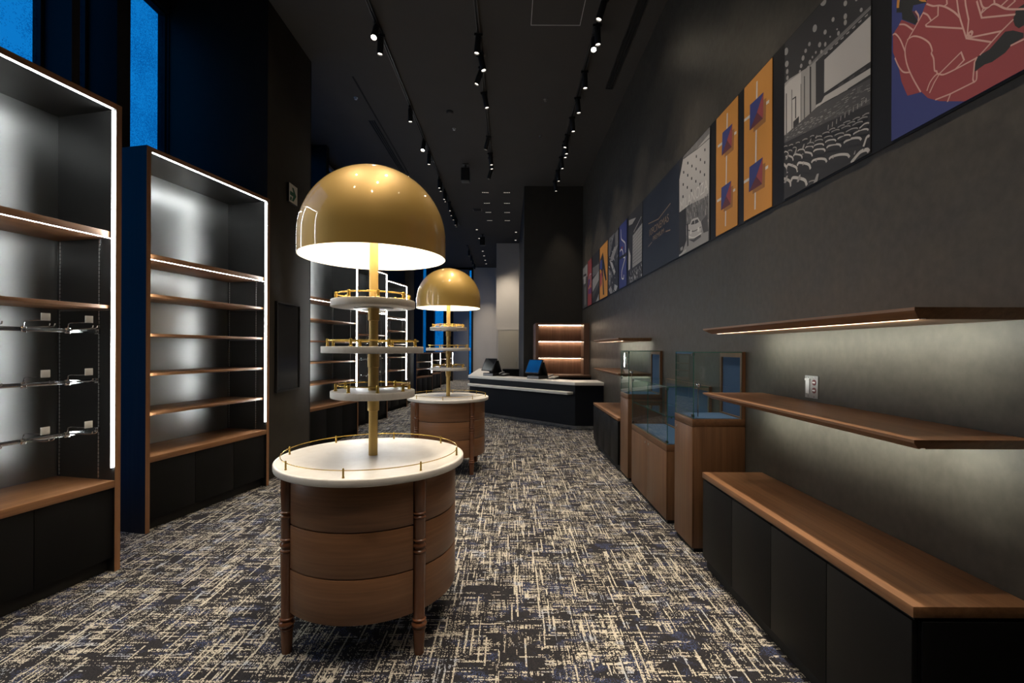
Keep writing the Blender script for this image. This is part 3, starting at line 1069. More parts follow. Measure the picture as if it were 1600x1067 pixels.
def make_spot(hot):
    """a cylinder spotlight hanging from a track adaptor; the root is its pivot, 6 cm under the ceiling, beam along local -z"""
    t = thing('track_spotlight', 'x', 'spotlight', (0, 0, 0))
    b = MB('fixture_black')
    b.lathe([(0, -.005), (.030, -.005), (.036, -.012), (.036, -.205), (.033, -.210), (.029, -.210), (.029, -.190), (0, -.190)], 0, 0, 28)
    b.build('body', t)
    b = MB('lens_hot' if hot else 'lens_on')
    b.disc_solid(.0285, -.196, -.1905, 0, 0, 24, .001)
    b.build('lens', t)
    b = MB('fixture_black')
    b.box(-.016, -.05, -.004, .016, .05, .026, None, .002)
    b.cyl((0, 0, -.03), (0, 0, .0), .008, 10)
    b.build('adaptor', t)
    return t

def lamp(loc, target, power, size=52, blend=.85, col=(1, .86, .69), r=.03):
    ld = bpy.data.lights.new('spot_beam', 'SPOT')
    ld.energy = power
    ld.spot_size = math.radians(size)
    ld.spot_blend = blend
    ld.color = col
    ld.shadow_soft_size = r
    o = bpy.data.objects.new('spot_beam', ld)
    COL.objects.link(o)
    d = Vector(target) - Vector(loc)
    o.location = loc
    o.rotation_euler = d.to_track_quat('-Z', 'Y').to_euler()
    return o

POW = 138
spots = []     # track name, list of (y of lens, aim offset dx, dy at lens drop)
DOWN = {'window-side track': (-1.55, [(5.277, -.02, -.30, 1), (5.537, -.03, 0, 0), (7.186, 0, 0, 0), (8.255, -.02, -.25, 1), (8.847, 0, 0, 0), (10.15, 0, 0, 0), (10.356, 0, .02, 0),
                                     (10.917, 0, 0, 0), (11.092, 0, .02, 0), (11.828, .05, 0, 0), (12.246, 0, 0, 0), (12.65, 0, 0, 0), (13.196, 0, 0, 0), (13.357, 0, .02, 0)]),
        'middle track': (-.385, [(5.513, -.06, 0, 0), (5.864, .14, -.06, 0), (6.178, -.22, .0, 0), (6.768, .13, .0, 0), (8.191, -.16, .1, 0), (8.865, .08, 0, 0), (9.065, .08, 0, 0), (9.613, -.20, .1, 0)]),
        'picture-side track': (.995, [(4.95, -.18, .0, 0), (5.346, .03, 0, 0), (5.476, -.06, -.30, 1), (6.242, .03, 0, 0), (6.897, .06, 0, 0), (7.486, .06, 0, 0), (8.09, -.13, 0, 0), (8.346, .05, 0, 0),
                                      (8.505, .04, 0, 0), (9.028, .06, 0, 0), (9.706, .06, 0, 0), (10.323, .08, 0, 0)]),
        'short end-wall track': (-1.55, [(17.568, 0, 0, 0), (18.579, 0, 0, 0), (19.426, 0, 0, 0), (20.432, 0, 0, 0)])}
sp = {}
for tr, (x, lst) in DOWN.items():
    for k, (yl, ax, ay, hot) in enumerate(lst):
        d = Vector((ax, ay, -.62)).normalized()
        piv = Vector((x, yl, ZS)) - Vector((d.x * .19, d.y * .19, 0))
        piv.x = x
        lab = 'black cylinder spotlight on the %s, %s from its near end' % (tr, ORD[k])
        if hot:
            lab = 'glaring cylinder spotlight pointed at the viewer on the %s, %s from its near end' % (tr, ORD[k])
        if hot not in sp:
            sp[hot] = make_spot(hot)
            o = sp[hot]
        else:
            o = dup(sp[hot])
        o['label'] = lab
        o['group'] = 'black spotlights on the ceiling tracks'
        o.location = piv
        q = (-d).to_track_quat('Z', 'Y')
        o.rotation_euler = q.to_euler()
        lens = piv + d * .215
        if hot:
            lamp(lens, lens + d, POW * .6, 60)
        elif tr == 'picture-side track':
            lamp(lens, lens + d, POW * (.8 if yl < 6.6 else .46), 56)
        else:
            lamp(lens, lens + d, POW * (.8 if yl < 6.6 else .46), 56)
# the same tracks go on overhead, before the part that is in view
for x, ys in ((-1.55, (1.2, 2.6, 4.0)), (-.385, (.8, 1.9, 3.1, 4.3)), (.995, (.9, 2.0, 3.2, 4.3))):
    for y in ys:
        lamp((x, y, ZC - .27), (x + random.uniform(-.25, .25), y + random.uniform(-.2, .2), 0), POW * 1.15, 62)
for y in (1.75, 2.75):
    lamp((.995, y, ZC - .27), (1.31, y, .6), 190, 36)  # extra unseen spots, added to brighten the bench's front edge
# wall washers over the pictures
for y in (1.3, 2.5, 3.5, 4.6, 6.0, 7.4, 8.8, 10.0):
    lamp((.995, y, ZC - .27), (XW, y, 2.5), 27, 50)

# recessed downlights with four small lenses
def make_dl():
    t = thing('recessed_downlight', 'x', 'downlight', (0, 0, 0))
    b = MB('fixture_black'); b.box(-.085, -.028, -.004, .085, .028, .0, None, .001); b.build('frame', t)
    for k in range(4):
        b = MB('lens_small')
        b.disc_solid(.010, -.0065, -.0042, -.06 + k * .04, 0, 12, .0005)
        b.build('lens', t)
    return t
dl = make_dl()
first = True
rows = [('window-side column', -.602, (11.2, 12.02, 12.83, 13.65)), ('till-side column', -.08, (11.2, 12.02, 12.83, 13.65))]
for nm, x, ys in rows:
    for k, y in enumerate(ys):
        o = dl if first else dup(dl)
        first = False
        o.location = (x, y, ZC)
        o['label'] = 'small recessed four-lens ceiling light, %s in the %s beyond the middle track' % (ORD[k], nm)
        o['group'] = 'recessed four-lens ceiling lights'
        lamp((x, y, ZC - .02), (x, y, 0), 60, 60)
def make_rd():
    t = thing('round_downlight', 'x', 'downlight', (0, 0, 0))
    b = MB('fixture_black'); b.lathe([(.036, 0), (.036, -.006), (.050, -.006), (.052, 0)], 0, 0, 24, None, True); b.build('ring', t)
    b = MB('lens_small'); b.disc_solid(.036, -.004, -.0005, 0, 0, 20, .0005); b.build('lens', t)
    return t
rd = make_rd()
for k, (x, y) in enumerate([(-1.05, 14.7), (-1.05, 15.87), (-1.05, 17.0), (-1.05, 17.95), (-1.05, 18.85), (-1.05, 19.78), (-1.05, 20.6)]):
    o = rd if k == 0 else dup(rd)
    o.location = (x, y, ZC)
    o['label'] = 'tiny round ceiling light in the far line leading to the end wall, %s along it' % ORD[k]
    o['group'] = 'far round ceiling lights'
    lamp((x, y, ZC - .02), (x, y, 0), 90 if y < 20 else 420, 66)
for k, y in enumerate((15.0, 16.1)):
    dup(rd, (.195, y, ZC), 0, 'tiny round ceiling light close to the pale door wall, %s of the pair' % ORD[k])
    lamp((.195, y, ZC - .02), (.0, y, 0), 70, 60)
lamp((-.1, 15.3, ZC - .02), (-.1, YL, 1.6), 330, 66)  # added spot without a fixture, brightens the pale door wall

def slot(x0, x1, y0, y1, label):
    t = thing('slot_diffuser', label, 'vent', ((x0 + x1) / 2, y0, ZC))
    w = (x1 - x0) / 2
    L = y1 - y0
    b = MB('fixture_black')
    for k in range(4):
        xa = -w + k * (2 * w - .008) / 3
        b.box(xa, 0, -.006, xa + .008, L, 0)
    b.box(-w, -.008, -.006, w, 0, 0); b.box(-w, L, -.006, w, L + .008, 0)
    b.build('frame', t)
    b = MB('slot_black'); b.box(-w + .004, .0, -.002, w - .004, L, -.0005); b.build('slot', t)
slot(1.37, 1.485, 3.2, 6.72, 'long black slot air diffuser in the ceiling next to the picture wall')
slot(-2.36, -2.24, 7.7, 9.95, 'black slot air diffuser in the ceiling above the shelving cases')
t = thing('curtain_track', 'thin dark groove track in the ceiling near the windows', 'track', (-2.195, 6.45, ZC))
b = MB('slot_black'); b.box(-.012, 0, -.004, .012, 3.6, 0); b.build('rail', t)
t = thing('access_panel', 'square ceiling access panel outlined in thin white trim', 'panel', (.52, 5.41, ZC))
b = MB('white_line')
b.box(-.288, -.006, -.004, .288, 0, 0); b.box(-.288, -.58, -.004, -.282, -.006, 0); b.box(.282, -.58, -.004, .288, -.006, 0); b.box(-.288, -.586, -.004, .288, -.58, 0)
b.build('trim', t)
b = MB('ceiling_dark'); b.box(-.28, -.578, -.002, .28, -.008, 0); b.build('lid', t)
for k, (x, y) in enumerate([(-2.33, 6.99), (-.966, 7.96), (.528, 7.02), (.526, 8.23)]):
    t = thing('sprinkler_head', ['small sprinkler head in the ceiling near the windows', 'small sprinkler head in the ceiling between window-side and middle tracks',
              'small sprinkler head in the ceiling beside the access panel', 'small dark sprinkler head in the ceiling, farther one on the picture side'][k], 'sprinkler', (x, y, ZC), 0, 'ceiling sprinkler heads')
    b = MB('steel_brushed'); b.lathe([(0, 0), (.03, 0), (.03, -.004), (.012, -.006), (.010, -.022), (.020, -.026), (.020, -.029), (0, -.029)], 0, 0, 20); b.build('head', t)
t = thing('smoke_detector', 'flat round dark detector on the ceiling near the middle track', 'detector', (-.967, 7.40, ZC))
b = MB('ceiling_dark'); b.lathe([(0, 0), (.055, 0), (.055, -.018), (.040, -.032), (0, -.034)], 0, 0, 28); b.build('body', t)
for k, (x, y) in enumerate([(-.915, 9.5), (-.905, 15.35)]):
    t = thing('ceiling_speaker', ['black box speaker hanging under the ceiling beyond the first lamp dome', 'black box speaker under the far ceiling near the end wall'][k], 'speaker', (x, y, ZC), 0, 'black box speakers under the ceiling')
    b = MB('fixture_black'); b.box(-.085, -.09, -.36, .085, .09, -.10, None, .006); b.build('cabinet', t)
    b = MB('fixture_black'); b.cyl((0, 0, -.1), (0, 0, 0), .02, 14); b.box(-.06, -.05, -.012, .06, .05, 0, None, .002); b.build('bracket', t)
    b = MB('panel_dark'); b.box(-.075, -.095, -.35, .075, -.0905, -.11, None, .001); b.build('grille', t)
t = thing('ceiling_vent', 'small black rectangular vent in the ceiling between the two box speakers', 'vent', (-.887, 12.6, ZC))
b = MB('fixture_black'); b.box(-.12, -.12, -.006, .12, .12, 0, None, .002); b.build('frame', t)
b = MB('slot_black'); b.box(-.10, -.10, -.008, .10, .10, -.0062); b.build('opening', t)
# ------------------------------------------------------------------ wall graphics
FPX, CX0, CY0, PHI = 725., 796., 545., .0044

def wall(px, py):
    """read a point of the picture wall (y, z) off the photograph"""
    dx, dy = px - CX0, py - CY0
    c, s = math.cos(PHI), math.sin(PHI)
    a, b = (dx * c + dy * s) / FPX, -(dy * c - dx * s) / FPX
    Y = XW / a
    return (Y, H + b * Y)

for n, c in dict(art_red=(.26, .045, .05), art_blue=(.030, .040, .165), art_orange=(.50, .215, .035), art_black=(.012, .013, .013), art_pink=(.55, .32, .28), art_white=(.56, .53, .50),
                 art_plum=(.10, .022, .030), art_shade=(.27, .115, .03), art_navy=(.010, .014, .024), art_g1=(.022, .021, .022), art_g2=(.06, .058, .058), art_g3=(.14, .135, .13),
                 art_g4=(.27, .26, .245), art_g5=(.42, .40, .375), art_g6=(.58, .56, .52), art_bronze=(.22, .15, .10), art_violet=(.09, .03, .13)).items():
    plain(n, c, .55)

class Art:
    def __init__(s, y0, y1, z0, z1, ground):
        s.b = MB(ground)
        s.y0, s.y1, s.z0, s.z1 = y0, y1, z0, z1
        s.b.box(XW - .011, y0, z0, XW - .0065, y1, z1, ground)
        s.n = 0

    def poly(s, pts, m, pix=True, step=1.):
        """filled shape printed on the panel"""
        P = [wall(*p) for p in pts] if pix else pts
        P = s.clip(P)
        if len(P) < 3: return
        s.n += step
        x = XW - .0112 - s.n * .000006
        vs = [s.b.bm.verts.new((x, y, z)) for y, z in P]
        try:
            f = s.b.bm.faces.new(vs)
        except ValueError:
            return
        f.normal_update()
        if f.normal.x > 0: f.normal_flip()
        f.material_index = s.b.idx(m)

    def clip(s, P):
        for ax, lim, sg in ((0, s.y0, 1), (0, s.y1, -1), (1, s.z0, 1), (1, s.z1, -1)):
            out = []
            for i in range(len(P)):
                a, b = P[i - 1], P[i]
                ia, ib = sg * (a[ax] - lim) >= 0, sg * (b[ax] - lim) >= 0
                if ia != ib:
                    u = (lim - a[ax]) / (b[ax] - a[ax])
                    out.append((a[0] + (b[0] - a[0]) * u, a[1] + (b[1] - a[1]) * u))
                if ib: out.append(b)
            P = out
            if not P: break
        return P

    def line(s, pts, w, m, pix=True, smooth=True):
        P = [Vector(wall(*p)) if pix else Vector(p) for p in pts]
        if smooth and len(P) > 2:
            Q = []
            for i in range(len(P) - 1):
                p0, p1, p2, p3 = P[max(0, i - 1)], P[i], P[i + 1], P[min(len(P) - 1, i + 2)]
                for k in range(6):
                    u = k / 6
                    Q.append(.5 * (2 * p1 + (p2 - p0) * u + (2 * p0 - 5 * p1 + 4 * p2 - p3) * u * u + (3 * p1 - p0 - 3 * p2 + p3) * u ** 3))
            P = Q + [P[-1]]
        for a, b in zip(P, P[1:]):
            d = b - a
            if d.length < 1e-5: continue
            d.normalize()
            n = Vector((-d.y, d.x)) * w / 2
            e = d * w * .3
            s.poly([tuple(a - e + n), tuple(b + e + n), tuple(b + e - n), tuple(a - e - n)], m, False, .2)

    def dot(s, y, z, ry, rz, m, n=14):
        s.poly([(y + ry * math.cos(2 * PI * k / n), z + rz * math.sin(2 * PI * k / n)) for k in range(n)], m, False)

    def done(s, label, cat='picture', name='wall_picture'):
        o = s.b.build(name, None, recalc=False)
        return tag(o, label, cat, 'pictures in the band on the long wall')

ZB0, ZB1 = 2.372, 3.328
def px_art(x1, x0, ground):
    """panel between two picture columns on the lower edge of the band"""
    def yy(x):
        y = 5
        for _ in range(20):
            py = CY0 - (ZB0 - H) / y * FPX
            y = wall(x, py)[0]
        return y
    return Art(yy(x1), yy(x0), ZB0, ZB1, ground)

def tr(x0, y0, k):
    return lambda pts: [(x0 + a * k, y0 + b * k) for a, b in pts]

# 1. red-suited figure on blue
A = Art(1.30, 2.045, ZB0, ZB1, 'art_blue')
t = tr(1390, 0, 210 / 1018.)
A.poly(t([(2100, 700), (2100, -2100), (1250, -1500), (760, -760), (420, -420), (310, -300), (305, 0), (270, 95), (215, 190), (110, 150), (85, 200), (45, 260), (45, 395), (90, 520), (110, 620), (155, 725), (262, 697), (310, 742), (400, 766), (640, 768)]), 'art_red')
A.poly(t([(75, 60), (130, -60), (300, -60), (300, 20), (200, 40), (190, 85), (235, 160), (215, 185), (115, 145), (112, 95), (70, 95)]), 'art_black')
A.poly(t([(72, 60), (80, -60), (105, -60), (95, 10), (90, 60)]), 'art_orange')
A.poly(t([(225, -60), (262, -60), (300, 15), (265, 12), (245, 5)]), 'art_orange')
A.poly(t([(190, 84), (225, 84), (245, 115), (235, 150)]), 'art_plum')
A.poly(t([(668, 542), (672, 440), (720, 410), (780, 375), (900, 240), (960, 230), (1040, 250), (1040, 285), (960, 330), (900, 400), (800, 470), (745, 488)]), 'art_black')
A.poly(t([(960, 150), (985, 70), (1060, 20), (1400, -150), (1400, 90), (1080, 170), (1005, 215), (975, 195)]), 'art_black')
LW = .0056
for ln, sm in [([(95, 185), (140, 188), (195, 225)], 1), ([(45, 262), (65, 258), (100, 300), (135, 385)], 1), ([(275, 97), (215, 205), (155, 310), (137, 385), (150, 480), (190, 580), (255, 695)], 1),
               ([(155, 300), (200, 275), (260, 285), (320, 325), (343, 380), (338, 405), (355, 445), (362, 530), (378, 540), (382, 562)], 1), ([(60, 440), (90, 505), (125, 545), (170, 548)], 1),
               ([(275, 97), (310, 115), (335, 155)], 1), ([(303, 30), (350, 45), (400, 42), (450, 55), (510, 90), (552, 130)], 1), ([(390, 50), (388, 118), (295, 188), (300, 200), (580, 216)], 0),
               ([(525, -60), (545, 90), (560, 150), (605, 290)], 0), ([(590, -60), (600, 40), (622, 150), (612, 260), (605, 290), (790, 318)], 0), ([(605, 290), (870, 236)], 0),
               ([(960, 150), (870, 238), (710, 415)], 0), ([(305, 685), (330, 620), (380, 562), (430, 565), (520, 525), (680, 440)], 1), ([(325, 702), (360, 625), (400, 558), (565, 395), (588, 455), (520, 525)], 0),
               ([(370, 755), (485, 710), (662, 622), (655, 600), (668, 470), (685, 435)], 0), ([(462, 768), (485, 710)], 0), ([(685, 540), (682, 600), (665, 622)], 1), ([(685, 10), (722, 135), (975, 110)], 0),
               ([(700, -60), (725, 45), (765, 60), (820, 30), (915, 68), (1060, 68)], 1), ([(820, 30), (815, -60)], 0), ([(735, 60), (718, 105)], 0), ([(765, 60), (720, 100)], 0), ([(870, 45), (930, -10)], 0),
               ([(910, 65), (975, 10), (970, -40)], 0), ([(450, -60), (458, 30), (438, 45)], 0), ([(945, 345), (1100, 270), (1400, 120)], 1), ([(218, 85), (240, 120), (238, 155)], 1)]:
    A.line(t(ln), LW, 'art_pink', True, bool(sm))
A.line(t([(625, 275), (622, 255), (640, 240), (650, 250), (640, 272), (625, 275)]), .008, 'art_pink')
A.done('wall picture of a red suit drawn in pale outlines on blue')

# 2. theatre seats photograph
A = px_art(1363.5, 1228, 'art_g1')
t2 = tr(1220, 0, 150 / 1067.)
t3 = tr(1220, 140, 160 / 1067.)
A.poly(t2([(190, 880), (450, 600), (1060, 30), (1060, 70), (410, 700), (240, 850)]), 'art_g3')
A.poly(t2([(330, 770), (500, 600), (1060, 60), (1060, 90), (420, 690)]), 'art_g4')
for x, y, a, b in [(80, 572, 22, 45), (87, 710, 20, 38), (92, 795, 13, 32), (94, 865, 13, 28), (98, 930, 12, 26), (400, 315, 24, 46), (340, 490, 14, 26), (298, 565, 14, 26), (269, 645, 16, 32), (248, 732, 14, 26),
                   (234, 795, 11, 20), (516, 357, 17, 30), (605, 217, 16, 28), (455, 497, 17, 32), (412, 582, 10, 18), (374, 635, 9, 16), (346, 690, 15, 28), (325, 755, 12, 24), (742, 37, 20, 34), (742, 182, 19, 36),
                   (742, 250, 17, 34), (665, 370, 15, 28), (518, 492, 13, 28), (475, 575, 14, 24), (573, 408, 9, 12), (650, 325, 9, 12), (920, 110, 16, 26), (495, 20, 34, 50), (865, 0, 12, 16)]:
    A.poly(t2([(x + a * (math.cos(q) - .25 * math.sin(q)), y + b * math.sin(q) * .95) for q in [2 * PI * k / 12 for k in range(12)]]), 'art_g4')
A.poly(t3([(45, 0), (45, -50), (110, -112), (330, -250), (410, -330), (415, 80), (395, 185), (310, 262), (210, 350), (150, 415), (48, 485)]), 'art_g4')
A.poly(t3([(45, -10), (110, -90), (230, -180), (232, 330), (48, 485)]), 'art_g5')
for x, w, y0, y1 in [(78, 9, 40, 470), (135, 6, 0, 420), (175, 10, 70, 300), (230, 5, -60, 330), (267, 8, -140, 300), (330, 16, -240, 250)]:
    A.poly(t3([(x - w / 2, y0), (x + w / 2, y0), (x + w / 2, y1), (x - w / 2, y1)]), 'art_g1')
A.poly(t3([(140, 95), (178, 68), (178, 82), (140, 108)]), 'art_g1')
A.poly(t3([(150, 335), (210, 275), (208, 352), (150, 410)]), 'art_g1')
A.poly(t2([(412, 690), (1067, 60), (1067, 130), (520, 655), (495, 1130), (412, 1180)]), 'art_g1')
for k in range(9):
    x, y = 505 + k * 56 + k * k * 1.2, 605 - k * 52 - k * k * 1.1
    A.poly(t2([(x, y), (x + 40, y - 38), (x + 38, y - 16), (x + 12, y + 4)]), 'art_g4')
A.poly(t2([(508, 665), (1067, 135), (1067, 655), (505, 1035)]), 'art_g5')
A.poly(t2([(510, 1068), (1067, 730), (1067, 800), (655, 1060), (480, 1140), (440, 1200)]), 'art_g5')
for k in range(6):
    x, y = 690 + k * 62, 945 - k * 40
    A.poly(t2([(x - 30, y + 10), (x + 30, y - 36), (x + 32, y - 14), (x - 24, y + 26)]), 'art_g1' if k % 2 else 'art_g2')
A.poly(t3([(390, 160), (480, 110), (720, -20), (720, 0), (480, 130), (385, 190)]), 'art_g5')
A.poly(t3([(48, 490), (400, 185), (960, -120), (960, 150), (520, 330), (50, 560)]), 'art_g2')
rs = random.Random(3)
for k in range(150):
    u = rs.random()
    x = 60 + u * 890
    yt = 480 - (x - 48) * .66
    y = yt + rs.random() * (75 + u * 170)
    A.line(t3([(x, y), (x + 14 + 22 * u, y - 9 - 10 * u)]), .0035, 'art_g3' if rs.random() < .7 else 'art_g4')
for k in range(10):
    x, y = 515 + k * 44, 370 - k * 31
    A.line(t3([(x, y + 45), (x + 4, y)]), .0055, 'art_g4')
arcs = [(40, 955, 125, 1000, 55), (130, 945, 290, 990, 60), (315, 965, 400, 960, 20), (45, 800, 90, 860, 50), (85, 800, 195, 850, 46), (195, 785, 330, 820, 50), (345, 755, 500, 750, 42), (530, 720, 738, 700, 44),
        (765, 755, 940, 640, 60), (75, 700, 150, 735, 34), (155, 690, 245, 712, 34), (250, 670, 350, 690, 34), (365, 645, 485, 640, 32), (505, 603, 650, 590, 34), (685, 552, 862, 520, 38), (890, 585, 945, 488, 40),
        (60, 655, 100, 672, 22), (200, 640, 270, 640, 24), (280, 608, 360, 605, 24), (370, 588, 470, 580, 24), (490, 548, 598, 535, 26), (620, 512, 752, 480, 26), (785, 462, 938, 420, 28), (300, 568, 368, 562, 18),
        (378, 540, 460, 528, 18), (478, 505, 562, 492, 18), (588, 478, 682, 458, 18), (708, 440, 828, 405, 20), (850, 400, 945, 350, 22), (150, 610, 185, 612, 14), (100, 640, 140, 642, 14), (385, 500, 450, 490, 14),
        (460, 462, 530, 448, 14), (555, 440, 635, 420, 14), (660, 405, 750, 382, 16), (775, 372, 880, 335, 16), (330, 492, 370, 482, 10), (530, 425, 590, 405, 12), (620, 395, 690, 370, 12), (720, 362, 800, 335, 12),
        (830, 320, 930, 285, 14), (180, 560, 220, 552, 10), (250, 530, 300, 515, 10), (680, 350, 750, 328, 10), (780, 315, 850, 290, 10), (880, 275, 948, 245, 10), (110, 585, 150, 575, 10), (50, 600, 90, 590, 10)]
for x0, y0, x1, y1, hh in arcs:
    mx, my = (x0 + x1) / 2, (y0 + y1) / 2
    wv = max(.005, hh * .00028)
    A.poly(t3([(x0, y0 - 4), (x0 + (x1 - x0) * .15, my - hh * .75), (mx, my - hh * .9), (x0 + (x1 - x0) * .88, my - hh * .85 + (y1 - y0) * .3), (x1, y1), (x1 + 4, y1 + hh * 1.2), (x0 - 2, y0 + hh * 1.2)]), 'art_g1')
    A.line(t3([(x0, y0), (x0 + (x1 - x0) * .12, y0 - hh * .45), (mx, my - hh * .75), (x0 + (x1 - x0) * .88, my - hh * .62 + (y1 - y0) * .3), (x1, y1)]), wv, 'art_g5' if hh > 20 else 'art_g4')
for x, y, q in [(80, 900, 1.2), (215, 890, 1.2), (400, 880, 1.6), (90, 680, .8), (180, 622, .8), (262, 570, .8), (335, 515, .6), (398, 478, .5), (575, 690, .5), (800, 640, .6), (145, 775, .5), (260, 760, .5), (398, 722, .5)]:
    A.poly(t3([(x - 22 * q, y + 60 * q), (x, y), (x + 14 * q, y - 8), (x + 6 * q, y + 40 * q), (x - 6 * q, y + 62 * q)]), 'art_g4')
A.done('black and white photograph of theatre seats facing a blank screen')

# 3, 4. orange panels with pyramids
t = tr(1110, 90, 105 / 400.)
for (x1, x0), vert, pyr, lab in [((1208.4, 1164.5), [(287, 145), (275, 900)], [((245, 282), (327, 205), (323, 362), (243, 435), (287, 325)), ((242, 652), (322, 592), (318, 752), (238, 802), (283, 706))], 'orange wall panel with two pyramid shapes beside the theatre seats photograph'),
                            ((1154.5, 1120.7), [(109, 335), (98, 1000)], [((80, 448), (140, 392), (135, 532), (76, 585), (108, 490)), ((74, 775), (133, 732), (129, 872), (71, 910), (103, 822))], 'orange wall panel with two pyramid shapes beside the theatre front photograph')]:
    A = px_art(x1, x0, 'art_orange')
    A.line(t(vert), .016, 'art_white', True, False)
    for a, b, c, d, e in pyr:
        w = b[0] - a[0]
        A.line(t([(a[0] - w * .42, (a[1] + d[1]) / 2 + w * .20), (b[0] + w * .36, (b[1] + c[1]) / 2 - w * .27)]), .020, 'art_white', True, False)
    for a, b, c, d, e in pyr:
        sx, sy = (b[0] - a[0]) * .2, (d[1] - a[1]) * .10
        A.poly(t([(a[0] + sx * 1.3, a[1] + sy), (b[0] + sx, b[1] + sy * 2.2), (c[0] + sx, c[1] + sy * 1.2), (d[0] + sx * 1.4, d[1] + sy * .7)]), 'art_shade')
        A.poly(t([a, b, e]), 'art_blue'); A.poly(t([a, e, d]), 'art_blue')
        A.poly(t([b, c, e]), 'art_red'); A.poly(t([d, e, c]), 'art_plum')
    A.done(lab)

def text(body, y_left, y_right, z, m, parent, name, hscale=1.0):
    """lettering on the wall plane, read from inside the room; fitted to the width between two points"""
    cu = bpy.data.curves.new(name, 'FONT')
    cu.body = body
    cu.size = 1
    to = bpy.data.objects.new(name, cu)
    COL.objects.link(to)
    dg = bpy.context.evaluated_depsgraph_get()
    me = bpy.data.meshes.new_from_object(to.evaluated_get(dg))
    bpy.data.objects.remove(to)
    xs = [v.co.x for v in me.vertices]
    w = max(xs) - min(xs)
    s = (y_left - y_right) / w
    for v in me.vertices:
        v.co = Vector((XW - .0132, y_left - (v.co.x - min(xs)) * s, z + v.co.y * s * hscale))
    me.materials.clear()
    me.materials.append(M[m])
    o = bpy.data.objects.new(name, me)
    COL.objects.link(o)
    o.parent = parent
    return o

# 5. photograph of a theatre front and street
A = px_art(1110.8, 1062.5, 'art_g1')
t = tr(1055, 190, 70 / 340.)
A.poly(t([(40, 1030), (40, 440), (72, 265), (272, 40), (262, 905)]), 'art_g5')
A.poly(t([(70, 268), (272, 40), (270, 90), (180, 200), (75, 285)]), 'art_g3')
A.line(t([(70, 282), (180, 205), (270, 125)]), .008, 'art_g2', True, False)
for k in range(6):
    A.line(t([(105 + k * 33, 225 - k * 32), (104 + k * 33, 255 - k * 26)]), .004, 'art_g4', True, False)
for x, y in [(235, 215), (170, 265), (201, 290), (105, 315), (234, 310), (136, 338), (168, 360), (73, 385), (200, 382), (232, 404), (104, 408), (134, 432), (166, 454), (70, 478), (198, 475), (101, 500), (132, 524), (68, 570)]:
    A.poly(t([(x - 4, y - 9), (x + 4, y - 13), (x + 4, y + 8), (x - 4, y + 11)]), 'art_g1')
A.poly(t([(40, 690), (100, 640), (262, 560), (262, 740), (40, 800)]), 'art_g3')
for k in range(90):
    x = 100 + rs.random() * 160
    y = 600 - (x - 100) * .35 + rs.random() * 130
    A.line(t([(x, y), (x + rs.uniform(-4, 4), y + rs.uniform(18, 45))]), .006, rs.choice(['art_g1', 'art_g1', 'art_g5', 'art_g2']), True, False)
A.poly(t([(38, 1030), (38, 880), (110, 860), (262, 760), (262, 905)]), 'art_g4')
A.poly(t([(38, 1010), (38, 690), (92, 655), (95, 900), (60, 1000)]), 'art_g1')
A.poly(t([(100, 850), (104, 800), (120, 785), (132, 748), (150, 735), (182, 726), (196, 752), (206, 770), (208, 820), (196, 852), (150, 885), (112, 890)]), 'art_g5')
A.poly(t([(128, 782), (140, 755), (180, 740), (190, 762), (160, 778)]), 'art_g2')
A.line(t([(158, 775), (157, 748)]), .012, 'art_g5', True, False)
A.line(t([(104, 822), (150, 832), (205, 800)]), .010, 'art_g3')
A.dot(*wall(*t([(128, 838)])[0]), .022, .022, 'art_g6'); A.dot(*wall(*t([(186, 818)])[0]), .022, .022, 'art_g6')
A.line(t([(112, 872), (155, 880), (208, 845)]), .014, 'art_g6'); A.poly(t([(110, 890), (200, 880), (204, 855), (150, 888)]), 'art_g1')
A.poly(t([(110, 895), (150, 915), (205, 875), (205, 862), (150, 892)]), 'art_g2')
A.poly(t([(205, 760), (255, 700), (262, 830), (225, 845)]), 'art_g2')
A.poly(t([(96, 780), (108, 770), (110, 940), (100, 950)]), 'art_g1')
A.line(t([(40, 1020), (90, 975)]), .02, 'art_g5'); A.poly(t([(48, 960), (66, 945), (66, 970), (50, 982)]), 'art_g4')
o = A.done('black and white photograph of a theatre front with cars in the street')
yl, zl = wall(*t([(50, 650)])[0]); yr, zr = wall(*t([(260, 520)])[0])
text('MILANOZA', yl, yr, (zl + zr) / 2 - .02, 'art_g6', o, 'lettering', 1.15)

# 6. dark panel with the cinema name
A = px_art(1062.5, 1005.5, 'art_navy')
t = tr(1000, 260, 70 / 439.)
for ln in ([(92, 562), (190, 515), (308, 362)], [(262, 638), (306, 622)], [(90, 786), (125, 743)]):
    A.line(t(ln), .012, 'art_bronze', True, False)
o = A.done('dark navy wall panel with the cinema name in thin bronze letters', 'sign', 'wall_sign')
yl, zl = wall(*t([(103, 682)])[0]); yr, zr = wall(*t([(292, 540)])[0])
text('109CINEMAS', yl, yr, (zl + zr) / 2, 'art_bronze', o, 'lettering', .95)
yl, zl = wall(*t([(137, 728)])[0]); yr, zr = wall(*t([(246, 655)])[0])
text('PREMIUM', yl, yr, (zl + zr) / 2, 'art_bronze', o, 'lettering', .8)

